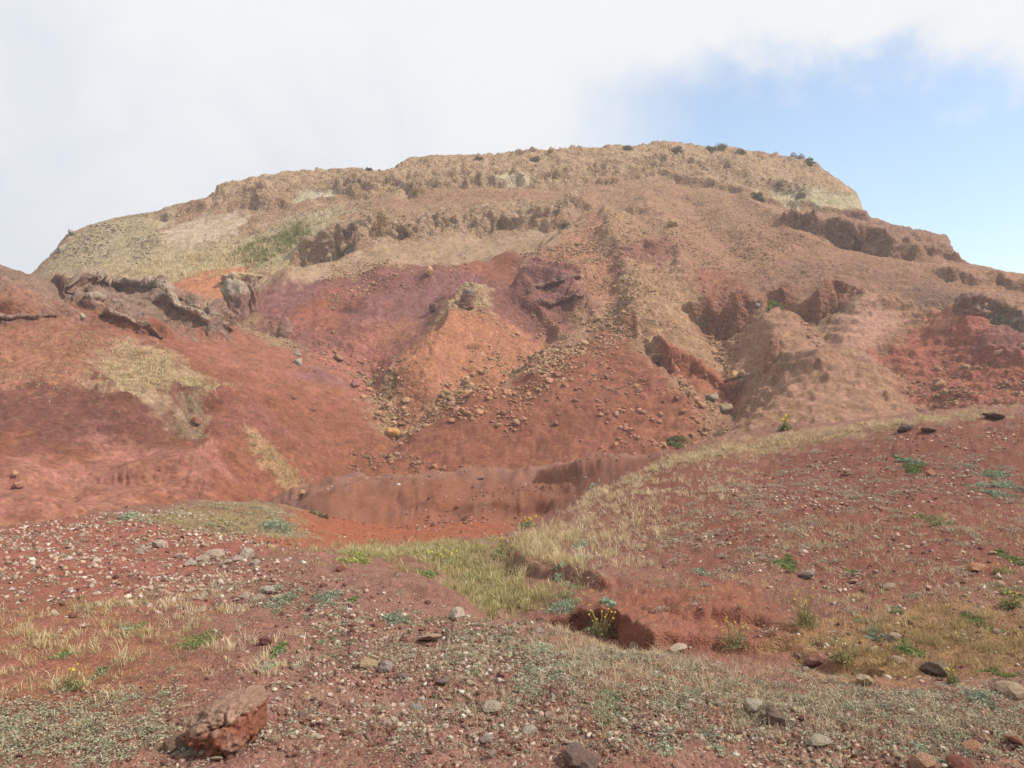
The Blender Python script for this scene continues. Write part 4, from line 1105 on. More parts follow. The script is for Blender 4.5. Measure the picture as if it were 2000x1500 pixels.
rock_lip([(128,566),(170,560),(225,566),(280,568),(322,580)], 1.1, .5, (.20,.11,.083), (.255,.185,.135), 'dark overhanging ledge of rock along the top of the left spur', 50, 1)
rock_lip([(300,592),(335,612),(370,628),(405,650),(450,652)], 1.25, .55, (.21,.115,.085), (.265,.20,.145), 'shaggy overhanging lip of rock stepping down the end of the left spur', 50, 2)
rock_lip([(195,618),(235,632),(275,650),(318,664)], .7, .4, (.185,.085,.062), (.23,.155,.11), 'low shaggy lip of rock on the left spur face under the dark ledge', 44, 3)
rock_lip([(-40,628),(20,630),(75,628),(110,618)], .5, .4, (.19,.10,.075), (.21,.13,.10), 'undercut brown lip at the foot of the hummock at the left edge', 40, 4)
outcrop(470,556,70,24,(.31,.195,.115),'knobbly tan rim of rock behind the two rock pillars',66,.15,(0,0),.6,12,0,(.36,.26,.16),.22)
outcrop(557,648,34,28,(.235,.125,.105),'three cornered purple slab standing on the stony bench',54,0,(0,0),.7,13,0,None,.06,.4,.6)
outcrop(908,592,34,30,(.17,.085,.068),'hooked purple knob with a dark grey cap at the left end of the buttress',60,.2,(.3,0),.8,14,.05,(.22,.17,.14),.1,0,.35)
rock_lip([(1035,600),(1070,606),(1105,596),(1140,582)], .8, .6, (.18,.078,.064), (.19,.115,.088), 'layered purple rock lip jutting right from the buttress, lower of two', 58, 5)
rock_lip([(1030,572),(1065,566),(1100,556),(1132,545)], .7, .6, (.182,.08,.068), (.19,.115,.09), 'layered purple rock lip jutting right from the buttress, upper of two', 58, 6)
outcrop(848,604,18,12,(.18,.085,.07),'small dark purple knob left of the hooked one',60,.1,(0,0),.8,18,0,None,.15)
outcrop(1285,704,40,14,(.29,.17,.10),'rounded tan nose of rock at the left corner of the spur end',50,.1,(0,-.2),.8,19,0,None,.14)
outcrop(1505,706,34,60,(.27,.14,.09),'steep brown fin of earth on the left edge of the pale spur',50,0,(.2,.1),1.3,20,.03,None,.1,0,.4)
outcrop(1895,606,60,34,(.22,.13,.095),'dark brown knob of rock in the hollow at far right',50,.15,(0,-.2),.7,21,0,None,.22)

# ================================================================== PLANTS
def leaf_mat(name, by_attr=True, trans=.25):
    m, n, b = new_mat(name)
    a = n.nodes.new('ShaderNodeAttribute'); a.attribute_name = 'soil'
    n.links.new(a.outputs['Color'], b.inputs['Base Color'])
    t = n.nodes.new('ShaderNodeBsdfTranslucent'); n.links.new(a.outputs['Color'], t.inputs['Color'])
    mx = n.nodes.new('ShaderNodeMixShader'); mx.inputs[0].default_value = trans
    o = [q for q in n.nodes if q.type == 'OUTPUT_MATERIAL'][0]
    n.links.new(b.outputs[0], mx.inputs[1]); n.links.new(t.outputs[0], mx.inputs[2]); n.links.new(mx.outputs[0], o.inputs[0])
    return m
M_grass = leaf_mat('dry_grass'); M_leaf = leaf_mat('leaves')
def blades(P, h, spread, nb, col0, col1, wid, heads=.4, lean=(-.12, 0), rng=RNG):
    """tufts of blades and seed heads rooted round the points P (n,3); h (n,) heights"""
    n = len(P); N = n * nb
    base = np.repeat(P, nb, 0); hh = np.repeat(h, nb) * rng.uniform(.3, 1.15, N)
    tl = np.repeat(rng.normal(0, .22, (n, 2)), nb, 0); sp = np.repeat(spread, nb)
    a = rng.uniform(0, 2 * np.pi, N); r = np.sqrt(rng.uniform(0, 1, N)) * sp * .6
    base = base + np.stack([np.cos(a) * r, np.sin(a) * r, np.full(N, -.01)], 1)
    out = rng.uniform(.05, 1.15, N)
    dirx = np.cos(a) * out + lean[0] + tl[:, 0] + rng.normal(0, .2, N); diry = np.sin(a) * out + lean[1] + tl[:, 1] + rng.normal(0, .2, N)
    hd = rng.uniform(0, 1, N) < heads
    out_s = np.where(hd, .55, 1.0)
    dirx *= out_s; diry *= out_s
    L = np.sqrt(1 + dirx ** 2 + diry ** 2)
    mid = base + np.stack([dirx * hh * .38, diry * hh * .38, hh * .62 / L ** .3], 1)
    tip = base + np.stack([dirx * hh, diry * hh, hh / L ** .7], 1)
    fa = rng.uniform(0, np.pi, N); w = np.repeat(wid, nb) * rng.uniform(.6, 1.3, N)
    side = np.stack([np.cos(fa), np.sin(fa), np.zeros(N)], 1) * w[:, None]
    wb = np.where(hd, .35, 1.0)[:, None]; wm = np.where(hd, 1.15, .75)[:, None]
    V = np.stack([base - side * wb, base + side * wb, mid - side * wm, mid + side * wm, tip], 1).reshape(-1, 3)
    o = np.arange(N)[:, None] * 5
    T = np.concatenate([o + np.array([[0, 1, 3]]), o + np.array([[0, 3, 2]]), o + np.array([[2, 3, 4]])], 1).reshape(-1, 3)
    f = rng.uniform(.72, 1.2, N)
    c0 = np.repeat(col0, nb, 0) * f[:, None]; c1 = np.repeat(col1, nb, 0) * f[:, None]
    c1 = np.where(hd[:, None], c1 * np.array([1.12, 1.08, 1.0]), c1)
    Cc = np.stack([c0, c0, (c0 + c1) / 2, (c0 + c1) / 2, c1], 1).reshape(-1, 3)
    return V, T, Cc
def leafclump(P, rad, ht, nl, col, lw, rng=RNG, upright=.5):
    """low cushions of small leaves round the points P"""
    n = len(P); N = n * nl
    base = np.repeat(P, nl, 0); R = np.repeat(rad, nl); Hh = np.repeat(ht, nl)
    a = rng.uniform(0, 2 * np.pi, N); q = np.sqrt(rng.uniform(0, 1, N))
    c = base + np.stack([np.cos(a) * q * R, np.sin(a) * q * R, Hh * rng.uniform(.15, 1, N) * np.sqrt(np.clip(1.05 - q ** 2, 0, 1))], 1)
    l = np.repeat(lw, nl) * rng.uniform(.6, 1.4, N)
    b = rng.uniform(0, 2 * np.pi, N)
    d = np.stack([np.cos(b), np.sin(b), rng.uniform(-.1, 1.4 * upright, N)], 1); d /= np.linalg.norm(d, axis=1, keepdims=True)
    s = np.cross(d, rng.normal(size=(N, 3))); s /= np.linalg.norm(s, axis=1, keepdims=True) + 1e-6
    p0 = c - d * l[:, None]; p2 = c + d * l[:, None]
    p1 = c + s * l[:, None] * .42; p3 = c - s * l[:, None] * .42
    V = np.stack([p0, p1, p2, p3], 1).reshape(-1, 3)
    o = np.arange(N)[:, None] * 4
    T = np.concatenate([o + np.array([[0, 1, 2]]), o + np.array([[0, 2, 3]])], 1).reshape(-1, 3)
    f = rng.uniform(.65, 1.25, N)
    Cc = np.repeat((np.repeat(col, nl, 0) * f[:, None]), 4, 0)
    return V, T, Cc
def ground_pts(pg, n, on, per=1, spread=.2):
    out = []
    cen = np.array(sample_poly(pg, max(1, n // per), .7)).reshape(-1, 2)
    if per > 1:
        sp = spread * RNG.uniform(.3, 1.5, (len(cen), 1))
        cen = (cen[:, None, :] + RNG.normal(0, 1, (len(cen), per, 2)) * sp[:, None, :]).reshape(-1, 2)
    for x, y in cen:
        loc, nor = cast_down(x, y, on)
        if loc is not None: out.append(loc[:])
    return np.array(out).reshape(-1, 3)
STR=(.56,.43,.25); STR2=(.74,.62,.43); OLV=(.33,.28,.12); GRN=(.30,.33,.10); DEAD=(.47,.37,.27); SAGE=(.37,.39,.27); BGR=(.20,.26,.14)

class Mass:
    def __init__(s): s.V, s.T, s.Cc, s.n = [], [], [], 0
    def add(s, VTC):
        V, T, c = VTC
        if len(V) == 0: return
        s.V.append(V); s.T.append(T + s.n); s.Cc.append(c); s.n += len(V)
    def build(s, name, mat, label):
        me = tri_mesh(name, np.concatenate(s.V), np.concatenate(s.T), np.concatenate(s.Cc), mat)
        o = bpy.data.objects.new(name, me); o['kind'] = 'stuff'; o['label'] = label; C.objects.link(o)
def mixcol(n, cols, wts=None):
    idx = RNG.choice(len(cols), n, p=wts)
    return np.array(cols)[idx] * RNG.uniform(.85, 1.15, (n, 1))
grass = Mass(); cover = Mass()
# (outline, tufts, blades, height lo-hi, width of blade, root colours, tip colours)
GR = [
 ([(600,1088),(720,1068),(860,1060),(980,1060),(1010,1090),(1010,1130),(1130,1150),(1095,1190),(900,1195),(860,1130),(800,1105)], 2000, 10, .10, .30, .0034, [OLV, GRN, (.25,.22,.09)], [STR, (.33,.30,.13), STR2], 7),
 ([(1010,1060),(1080,1030),(1150,1050),(1180,1100),(1130,1130),(1060,1130),(1020,1100)], 260, 16, .18, .42, .0034, [OLV, STR], [STR2, STR], 9),
 ([(1150,960),(1260,930),(1330,1000),(1300,1080),(1220,1130),(1130,1120),(1080,1040)], 1000, 11, .08, .30, .0036, [STR, DEAD], [STR2, STR], 9),
 ([(1230,930),(1400,878),(1480,880),(1480,1000),(1330,1020),(1250,980)], 300, 11, .10, .30, .004, [STR, DEAD], [STR2], 10),
 ([(1255,915),(1400,872),(1560,848),(1750,828),(1930,806),(1930,816),(1750,842),(1560,868),(1400,895),(1270,935)], 900, 11, .10, .26, .005, [STR, (.33,.27,.14)], [STR2, STR], 16),
 ([(1300,1010),(1500,1000),(1700,1010),(1900,1000),(2100,1000),(2100,1260),(1560,1250),(1540,1160),(1250,1140)], 2800, 8, .04, .16, .0028, [DEAD, STR], [STR, DEAD], 6.8),
 ([(1560,1250),(1700,1200),(2050,1160),(2150,1290),(1850,1340),(1650,1330)], 900, 11, .06, .2, .0022, [(.27,.19,.09), OLV], [STR, (.36,.25,.12)], 5.4),
 ([(-300,1230),(0,1220),(120,1180),(260,1160),(420,1170),(440,1250),(330,1330),(120,1400),(-200,1420)], 1000, 11, .04, .16, .0018, [(.30,.23,.11), OLV], [STR, STR2], 3.6),
 ([(420,1270),(560,1260),(580,1310),(480,1330),(420,1310)], 90, 12, .05, .16, .0016, [DEAD, STR], [STR2], 4),
 ([(1000,1240),(1250,1270),(1500,1310),(1700,1370),(2050,1380),(2050,1500),(1500,1450),(1150,1400),(950,1300)], 5200, 6, .03, .13, .0014, [DEAD, (.33,.27,.18)], [STR, STR2, DEAD], 3.4),
 ([(560,1290),(1000,1240),(1150,1400),(1500,1460),(1500,1500),(300,1500),(300,1420)], 2600, 6, .02, .08, .0012, [DEAD], [STR, DEAD], 3.2),
 ([(240,1015),(420,985),(560,992),(590,1050),(420,1045)], 320, 9, .05, .14, .0036, [(.27,.23,.12), OLV], [STR, (.33,.29,.15)], 9),
 ([(560,1060),(700,1045),(960,1040),(1000,1060),(760,1075),(600,1090)], 110, 8, .06, .18, .003, [DEAD, OLV], [STR], 11),
 ([(300,1160),(440,1120),(520,1160),(470,1210),(330,1220)], 90, 10, .05, .18, .002, [DEAD], [STR2], 5),
]
for pts, nt_, nb_, lo, hi, w_, c0, c1, dm in GR:
    P = ground_pts(tracen(pts, dm), nt_, ground, 5, .05 + .012 * dm)
    if len(P) == 0: continue
    h = lo * .5 + (hi * .85 - lo * .5) * RNG.beta(1.6, 3.0, len(P))
    grass.add(blades(P, h, h * .45, nb_, mixcol(len(P), c0), mixcol(len(P), c1), np.full(len(P), w_)))
# dry grass on the hill: the straw patches of the left spur and the grassy flank
for pts, nt_, nb_, lo, hi, w_, c0, c1, dm in [
  ([(195,720),(235,675),(330,690),(385,735),(450,785),(390,795),(340,770),(280,792),(215,775)], 750, 8, .12, .34, .014, [STR, OLV], [STR2, STR], 20),
  ([(90,552),(200,535),(330,505),(450,480),(600,450),(560,500),(420,540),(330,556),(200,560)], 1200, 8, .25, .6, .028, [STR], [STR2, STR], 66),
  ([(455,500),(500,470),(570,440),(610,440),(600,475),(540,505),(490,525)], 500, 8, .3, .7, .035, [(.13,.14,.05), OLV], [(.19,.19,.075), OLV], 70),
  ([(-300,660),(0,650),(260,650),(330,690),(200,720),(180,770),(0,790),(-300,790)], 700, 6, .10, .25, .014, [DEAD, OLV, (.25,.17,.1)], [STR, DEAD, OLV], 20),
  ([(480,850),(530,880),(610,965),(570,965),(490,900)], 220, 7, .1, .28, .013, [STR, OLV], [STR, DEAD], 20),
  ([(370,640),(430,600),(450,640),(420,660)], 90, 8, .15, .4, .016, [STR, DEAD], [STR2], 44),
  ([(-300,540),(60,540),(130,560),(150,610),(-300,640)], 500, 7, .1, .3, .016, [DEAD, (.22,.14,.11)], [DEAD, (.3,.22,.16)], 30),
  ([(470,630),(580,650),(600,690),(520,670)], 160, 7, .1, .25, .016, [DEAD, STR], [STR], 46),
  ([(1545,585),(1600,600),(1700,610),(1640,625),(1560,610)], 160, 7, .1, .3, .018, [OLV, (.26,.25,.09)], [STR, OLV], 44),
  ([(340,780),(400,790),(390,860),(330,840)], 160, 7, .08, .2, .012, [DEAD, OLV], [DEAD, STR], 20)]:
    P = ground_pts(trace(pts, dm), nt_, hill)
    if len(P) == 0: continue
    h = RNG.uniform(lo, hi, len(P))
    grass.add(blades(P, h, h * .6, nb_, mixcol(len(P), c0), mixcol(len(P), c1), np.full(len(P), w_)))
grass.build('grass', M_grass, 'dry straw coloured grass growing in tufts over the red ground')
# low grey green mats and withered cushions between the stones
CV = [
 ([(330,1500),(480,1330),(700,1250),(1000,1250),(1200,1380),(1500,1450),(1500,1500)], 1500, 14, .012, .045, .018, [DEAD, (.30,.20,.15), (.34,.27,.2), SAGE], .006, 3),
 ([(300,1120),(560,1110),(740,1130),(820,1180),(560,1200),(330,1210)], 260, 16, .02, .06, .025, [DEAD, SAGE, (.30,.2,.15)], .008, 4.5),
 ([(960,1230),(1250,1275),(1560,1330),(1800,1350),(2050,1340),(2050,1500),(1500,1450),(1100,1400)], 3000, 18, .02, .06, .028, [SAGE, DEAD, (.33,.29,.21), (.25,.19,.15)], .0075, 3.3),
 ([(-300,1380),(100,1370),(330,1330),(330,1500),(-200,1500)], 1300, 20, .02, .055, .025, [SAGE, DEAD, (.30,.26,.18)], .0065, 3.2),
 ([(560,1180),(860,1200),(1080,1235),(1080,1330),(760,1330),(560,1300)], 500, 20, .02, .06, .025, [SAGE, DEAD, (.2,.25,.15)], .0075, 4),
 ([(1250,1000),(1500,880),(2000,820),(2100,830),(2100,1260),(1560,1250),(1530,1160),(1200,1130)], 2000, 22, .04, .15, .06, [(.42,.34,.27), (.42,.35,.25), (.33,.23,.19), (.36,.36,.26)], .014, 6.8),
 ([(240,1012),(420,985),(560,990),(600,1050),(420,1048),(300,1030)], 220, 22, .06, .15, .05, [SAGE, (.25,.25,.14), DEAD], .016, 9),
 ([(1080,1170),(1120,1150),(1140,1190),(1100,1215)], 26, 30, .06, .12, .06, [BGR], .012, 7),
 ([(-300,1040),(0,1030),(300,1005),(520,1090),(300,1200),(-300,1200)], 500, 16, .03, .08, .035, [(.33,.28,.22), (.3,.26,.17), SAGE], .011, 5),
]
for pts, n, nl, ra, rb, ht, cols, lw, dm in CV:
    P = ground_pts(tracen(pts, dm), n, ground, 4, .06)
    if len(P) == 0: continue
    R = RNG.uniform(ra, rb, len(P))
    cover.add(leafclump(P, R, np.full(len(P), ht) * RNG.uniform(.5, 1.2, len(P)), nl, mixcol(len(P), cols), np.full(len(P), lw)))
cover.build('ground_cover', M_leaf, 'low grey green and withered ground cover between the stones')

# ---- plants that can be told apart
def plant_mesh(name, VTC, mat):
    V, T, c = VTC
    return tri_mesh(name, V, T, c, mat)
def on_ground(u, v, dm=1.3, on=None):
    return sight(u, v, on or ground, dm)[0]
Z0 = np.zeros((1, 3))
def mat_plant(u, v, w, col, lab, dm=1.3, ht=.35, nl=None, on=None, name='creeping_plant', cat='plant', group=None, up=.6, lw=None):
    loc = on_ground(u, v, dm, on)
    if loc is None: print('no ground', lab); return
    r = w * loc.y / F * .5
    k_ = 14
    off = np.concatenate([RNG.normal(0, .42 * r, (k_, 1)), RNG.normal(0, (.42 if on is not None else 1.1) * r, (k_, 1)), np.zeros((k_, 1))], 1)
    for i in range(k_):
        q, _ = cast_down(loc.x + off[i, 0], loc.y + off[i, 1], on or ground)
        off[i, 2] = (q.z - loc.z) if q is not None else 0
    VTC = leafclump(off, np.full(k_, r * .48), np.full(k_, r * ht) * RNG.uniform(.4, 1.2, k_), nl or 60, mixcol(k_, [col, tuple(c * .8 for c in col), tuple(min(1, c * 1.2) for c in col)]), np.full(k_, lw or max(.006, loc.y * .0016)), upright=up)
    o = bpy.data.objects.new(name, plant_mesh(name, VTC, M_leaf)); o.location = loc
    tag(o, lab, cat, group); C.objects.link(o)
    return o
BRI=(.19,.24,.085); MID=(.22,.24,.12); BLU=(.27,.31,.215)
for u, v, w, col, lab, dm in [
 (395,1258,105,BRI,'bright green creeping plant spread over the knoll, the largest one',1.3),
 (560,1172,60,BLU,'blue green creeping plant beside the row of pale stones',4),
 (535,1150,40,BLU,'small blue green plant just above a row of pale stones',4),
 (640,1168,66,BLU,'long green mat plant on bare red soil left of the gully',4),
 (770,1212,50,BLU,'grey green mat plant near the knoll lip beside a pale block',4),
 (690,1172,26,BRI,'tiny bright green mat on the bare red slope of the knoll',4),
 (255,1230,40,MID,'dull green plant among straw grass at left of the bright mat',4),
 (120,1282,34,BRI,'bright green plant in the straw grass at the left edge',3.5),
 (200,1312,30,MID,'small green plant below the straw grass at left',3.5),
 (530,1302,40,BLU,'blue green mat below the tuft with the round red stone',3.5),
 (545,1268,30,BRI,'green grass plant beside the round red stone',3.5),
 (1040,1325,70,SAGE,'wide grey green mat in the middle of the knoll',3.5),
 (1090,1312,50,BLU,'blue green mat touching the wide grey green one',3.5),
 (1060,1275,60,SAGE,'feathery grey green plant near the burrowed bank',3.5),
 (1190,1388,84,(.21,.265,.14),'wide green mat on the stony knoll, lowest of the mats',3.3),
 (930,1318,22,BRI,'tiny green plant beside a pale stone on the knoll',3.5),
 (1850,1424,40,BLU,'green plant between withered tufts at lower right',3.3),
 (1300,1465,60,SAGE,'grey green cushion at the bottom edge, right of the middle',3.2),
 (1390,1440,56,SAGE,'grey green cushion beside a dark slab of rock',3.2),
 (1810,1478,40,BLU,'green plant behind the orange stone at the bottom edge',3.2),
 (1920,1366,66,BLU,'long dark green mat left of the big tan rock at right',4),
 (1955,1320,50,(.15,.2,.06),'green plant with pale stalks at the right edge above the tan rock',4.5),
 (1540,1106,36,BRI,'bright green plant on the red bank above the outcrop',7),
 (1665,1118,24,(.2,.22,.07),'small yellow green plant on the red bank',7),
 (1975,1092,42,BRI,'bright green cushion on the bank beside a domed orange rock',7),
 (1985,1162,46,MID,'green plant with yellow flowers at the right edge of the bank',6),
 (1912,1216,40,BRI,'dark green plant in a dark hollow of the bank',6),
 (1752,1196,28,MID,'small green plant in brown grass on the bank',6),
 (1705,1235,40,BLU,'blue green plant left of a tan rock in the gully',5.5),
 (1775,1272,54,BRI,'dark green plant behind the reddish rock in the gully',5.5),
 (1760,898,26,BLU,'blue green mat highest of three on the dark red bank',10),
 (1785,906,34,BLU,'blue green mat in the middle of three on the dark red bank',10),
 (1790,922,38,BRI,'bright green cushion lowest of three on the dark red bank',10),
 (1945,930,56,BLU,'blue green mat at the top of the cluster by the right edge',10),
 (1930,950,40,BLU,'blue green mat at the left of the cluster by the right edge',10),
 (1972,952,50,BLU,'blue green mat at the lower right of the cluster by the right edge',10),
 (1950,966,46,BLU,'blue green mat at the bottom of the cluster by the right edge',10),
 (1835,1022,44,(.23,.23,.10),'yellow green flat plant on the stony bank',9),
 (1370,1118,30,BLU,'green plant on the straw bank above the burrowed hollow',8),
 (1100,1188,70,BLU,'blue green mat at the foot of the burrowed bank, larger of two',7.5),
 (1085,1186,36,MID,'green mat at the foot of the burrowed bank, left of the larger',7.5),
 (540,1030,60,BLU,'blue green mat at the end of the grassy patch above the red path',9),
 (255,1010,46,SAGE,'grey agave like tuft on the far rim of the knoll',9),
 (700,1098,60,GRN,'bright green grassy mat at the left end of the gully',9),
 (835,1120,44,BRI,'bright green mat under the lip of the knoll',8),
]:
    mat_plant(u, v, w, col, lab, dm)
mat_plant(1320,864,44,(.2,.21,.07),'green mat at the foot of the rubble gully',40,on=hill)
mat_plant(1512,598,26,(.24,.26,.07),'yellow green bush at the top of the pale spur',44,ht=1.0,on=hill,name='bush',cat='bush')
mat_plant(625,1010,22,(.22,.19,.1),'dark green bush on the orange soil beside the path',14,ht=.8,name='bush',cat='bush')

# shrubs along the crest, bent by the wind
for i, (u, v, w, lab) in enumerate([
 (1410,290,32,'dark windswept shrub on the skyline right of the summit, largest of them'),(1448,297,28,'dark windswept shrub on the skyline, second from the summit'),
 (1388,294,24,'small dark shrub on the skyline nearest the summit at its right'),(1556,309,32,'dark shrub on the skyline where the crest turns down'),
 (1584,318,22,'small dark shrub on the skyline at the right shoulder'),(1322,296,34,'grey shrub just under the summit'),
 (1228,290,26,'grey shrub on the skyline left of the summit'),
 
 
 (1520,365,40,'dark bush in the recess under the right shoulder'),
 (720,333,14,'tiny dark shrub on the skyline left of the dip'),(906,300,22,'brown shrub on the skyline left of the dip in the crest'),
 (1045,315,26,'grey shrub below the pointed crest rock'),
 (1480,384,30,'dark bush on the ledge below the crest cliff'),(1095,425,40,'dark bush in the corner of the middle rock band'),(690,452,34,'grey shrub on the edge of the dark overhang'),
 (1565,385,44,'dark green shrub on the pale ledge at the right shoulder'),
 (1885,600,40,'grey bush in the hollow at far right, left of two'),(1985,640,50,'dark bush in the hollow at far right, right of two'),(1950,632,30,'grey bush between two larger ones at far right'),
 
 ]):
    mat_plant(u, v, w * .8, [(.19,.155,.115),(.22,.175,.125),(.165,.135,.10)][i % 3], lab, 44 if u > 1800 else 76, ht=.75, nl=70, on=hill, name='bush', cat='bush', group='shrubs of the crest and cliffs', up=.9, lw=.09)

# yellow flowering plants: stems, leaves and each flower
def flower_plant(u, v, w, h, nst, lab, dm, on=None, leafcol=MID, fcol=(.62,.50,.06)):
    loc = on_ground(u, v, dm, on)
    if loc is None: print('no ground', lab); return
    k_ = loc.y / F; R = w * k_ * .5; Hh = h * k_
    root = bpy.data.objects.new('flowering_plant', None); root.location = loc; root.empty_display_size = .05
    tag(root, lab, 'flowering plant'); C.objects.link(root)
    P = np.concatenate([RNG.normal(0, R * .35, (6, 2)), np.zeros((6, 1))], 1)
    lv = bpy.data.objects.new('foliage', plant_mesh('foliage', leafclump(P, np.full(6, R * .5), np.full(6, Hh * .45), 70, mixcol(6, [leafcol, OLV]), np.full(6, max(.006, k_ * 3.0)), upright=1.2), M_leaf))
    lv.parent = root; C.objects.link(lv)
    tips = []; V, T, Cc, n = [], [], [], 0
    for i in range(nst):
        a = random.uniform(0, 6.28); q = random.uniform(.2, 1)
        b = np.array([math.cos(a) * R * .25 * q, math.sin(a) * R * .25 * q, 0]); t = np.array([math.cos(a) * R * q, math.sin(a) * R * q, Hh * random.uniform(.6, 1.0)])
        m_ = (b + t) / 2 + np.array([0, 0, Hh * .12]); tw = k_ * .7
        for p, r_ in ((b, m_), (m_, t)):
            for s in (np.array([tw, 0, 0]), np.array([0, tw, 0])):
                V += [p - s, p + s, r_ + s, r_ - s]; T += [[n, n + 1, n + 2], [n, n + 2, n + 3]]; n += 4
        tips.append(t)
    st = bpy.data.objects.new('stem', tri_mesh('stem', np.array(V), np.array(T), np.tile(np.array(OLV) * 1.1, (n, 1)), M_leaf)); st.parent = root; C.objects.link(st)
    r_ = k_ * 2.3
    fv, ft = [], []
    for p_ in range(6):                       # six petals and a raised eye
        a = p_ * math.pi / 3; c, s = math.cos(a), math.sin(a); i0 = len(fv)
        fv += [(0, 0, 0), (c * r_ * .6 - s * r_ * .28, s * r_ * .6 + c * r_ * .28, r_ * .1), (c * r_, s * r_, r_ * .2), (c * r_ * .6 + s * r_ * .28, s * r_ * .6 - c * r_ * .28, r_ * .1)]
        ft += [(i0, i0 + 1, i0 + 2), (i0, i0 + 2, i0 + 3)]
    i0 = len(fv); fv += [(0, 0, r_ * .4)] + [(math.cos(q) * r_ * .3, math.sin(q) * r_ * .3, r_ * .12) for q in np.arange(6) * math.pi / 3]
    ft += [(i0, i0 + 1 + q, i0 + 1 + (q + 1) % 6) for q in range(6)]
    fm = tri_mesh('flower', np.array(fv), np.array(ft), np.tile(np.array(fcol), (len(fv), 1)), M_leaf)
    for t in tips:
        o = bpy.data.objects.new('flower', fm); o.parent = root; o.location = t; o.rotation_euler = (random.uniform(.2, 1.1), random.uniform(-.5, .5), random.uniform(-.8, .8)); C.objects.link(o)
flower_plant(1175,1243,70,62,13,'stalky plant with small yellow flowers in front of the dark burrow',5)
flower_plant(1568,1222,58,74,12,'green plant with yellow flowers growing on the right end of the red outcrop',6)
flower_plant(1432,1268,70,62,12,'yellow flowered plant with grey green leaves at the foot of the red outcrop',5.6)
flower_plant(138,1345,56,44,9,'low plant with bright yellow flowers in the grass at lower left',3.3)
flower_plant(1535,842,40,32,10,'feathery yellow flowered plant on the straw rim of the right bank',20)
flower_plant(1858,1338,28,44,6,'thin yellow flowered stalk beside the mossy rock',4.6)
flower_plant(1955,1120,44,26,5,'scattered orange yellow flowers on the right bank near the frame edge',6.5,fcol=(.75,.42,.03))
flower_plant(1975,1185,44,40,7,'yellow flowered plant among pale grass at the right edge of the bank',6)
flower_plant(860,1095,120,24,14,'spread of small yellow flowers in the gully grass',9)
flower_plant(985,1085,60,40,9,'yellow flowers beside the straw clump in the gully',9)
flower_plant(1030,1030,50,22,7,'yellow flowers at the top of the straw clump',11)
flower_plant(1645,1290,66,40,6,'leafy plant with white flower heads beside the gully rocks',5.4,fcol=(.62,.62,.50))
# silvery rosettes
for u, v, w, lab, dm in [(1185,1176,20,'silvery rosette on the red earth above the burrow, upper one',7),(1196,1181,18,'silvery rosette on the red earth above the burrow, lower one',7),(1093,1122,28,'silvery rosette on the dark scarp under the straw clump',9),
                         (1130,1092,26,'silvery rosette in the straw grass right of the scarp',9),(1135,1068,30,'pale rosette high in the straw grass',9),(1160,950,22,'pale rosette at the left edge of the straw bank',14)]:
    mat_plant(u, v, w, (.36,.41,.31), lab, dm, ht=.7, nl=10, name='rosette_plant', up=1.2, lw=.028)

# ================================================================== STONES OF THE NEAR GROUND
pebbles = Stuff()
RC=(.195,.088,.065); PC=(.47,.34,.27); LC=(.25,.15,.125); TC=(.42,.28,.20); WC=(.56,.47,.39)
def stone_col(pale):
    q = random.random()
    if q < pale: return vary(random.choice([PC, TC, WC, PC, TC]), .2)
    return vary(random.choice([RC, RC, RC, LC, (.15,.075,.06)]), .2)
SF = [  # outline, single stones, small stones, size lo, hi, share of pale ones, label, first distance
 ([(300,1500),(520,1330),(700,1260),(1000,1250),(1300,1330),(1500,1420),(1700,1500)], 60, 11000, .003, .03, .5, 'stone of the bare stony knoll in front', 2.9),
 ([(560,1180),(860,1200),(1080,1235),(1080,1320),(760,1330),(560,1300)], 24, 3200, .004, .034, .52, 'stone of the knoll lip above the gully', 4),
 ([(1300,1400),(1700,1380),(2050,1400),(2050,1500),(1500,1500)], 20, 2600, .003, .03, .45, 'stone of the withered ground at lower right', 3),
 ([(-100,1380),(330,1330),(420,1500),(-100,1500)], 8, 1800, .003, .022, .25, 'stone of the low mats at lower left', 3),
 ([(-300,1045),(0,1035),(200,1005),(420,1000),(540,1075),(520,1110),(300,1190),(0,1200),(-300,1190)], 36, 6200, .008, .06, .8, 'pale stone of the stony crown of the knoll', 5),
 ([(300,1120),(560,1110),(700,1140),(800,1180),(560,1190),(330,1200)], 16, 1800, .006, .04, .35, 'stone of the red slope behind the green mats', 5),
 ([(1300,1020),(1500,900),(1990,820),(2100,830),(2100,1260),(1560,1250),(1540,1160),(1300,1100)], 44, 6500, .008, .065, .5, 'stone of the dark red bank', 6.8),
 ([(1560,1250),(1700,1200),(2050,1200),(2100,1340),(1700,1350)], 8, 500, .008, .04, .35, 'stone of the brown grass in the right gully', 5),
 ([(560,1060),(640,1015),(1000,1012),(1040,1040),(800,1060)], 0, 420, .01, .06, .2, '', 12),
 ([(400,1045),(560,1050),(640,1085),(480,1080)], 0, 260, .01, .05, .35, '', 8),
 ([(590,985),(720,935),(960,928),(950,948),(720,965)], 0, 420, .02, .12, .35, '', 26),
 ([(600,1010),(830,950),(1200,895),(1060,1000)], 0, 600, .02, .12, .25, '', 20),
 ([(1090,1160),(1250,1150),(1540,1165),(1530,1260),(1270,1260)], 0, 400, .004, .015, .05, '', 6.8),
]
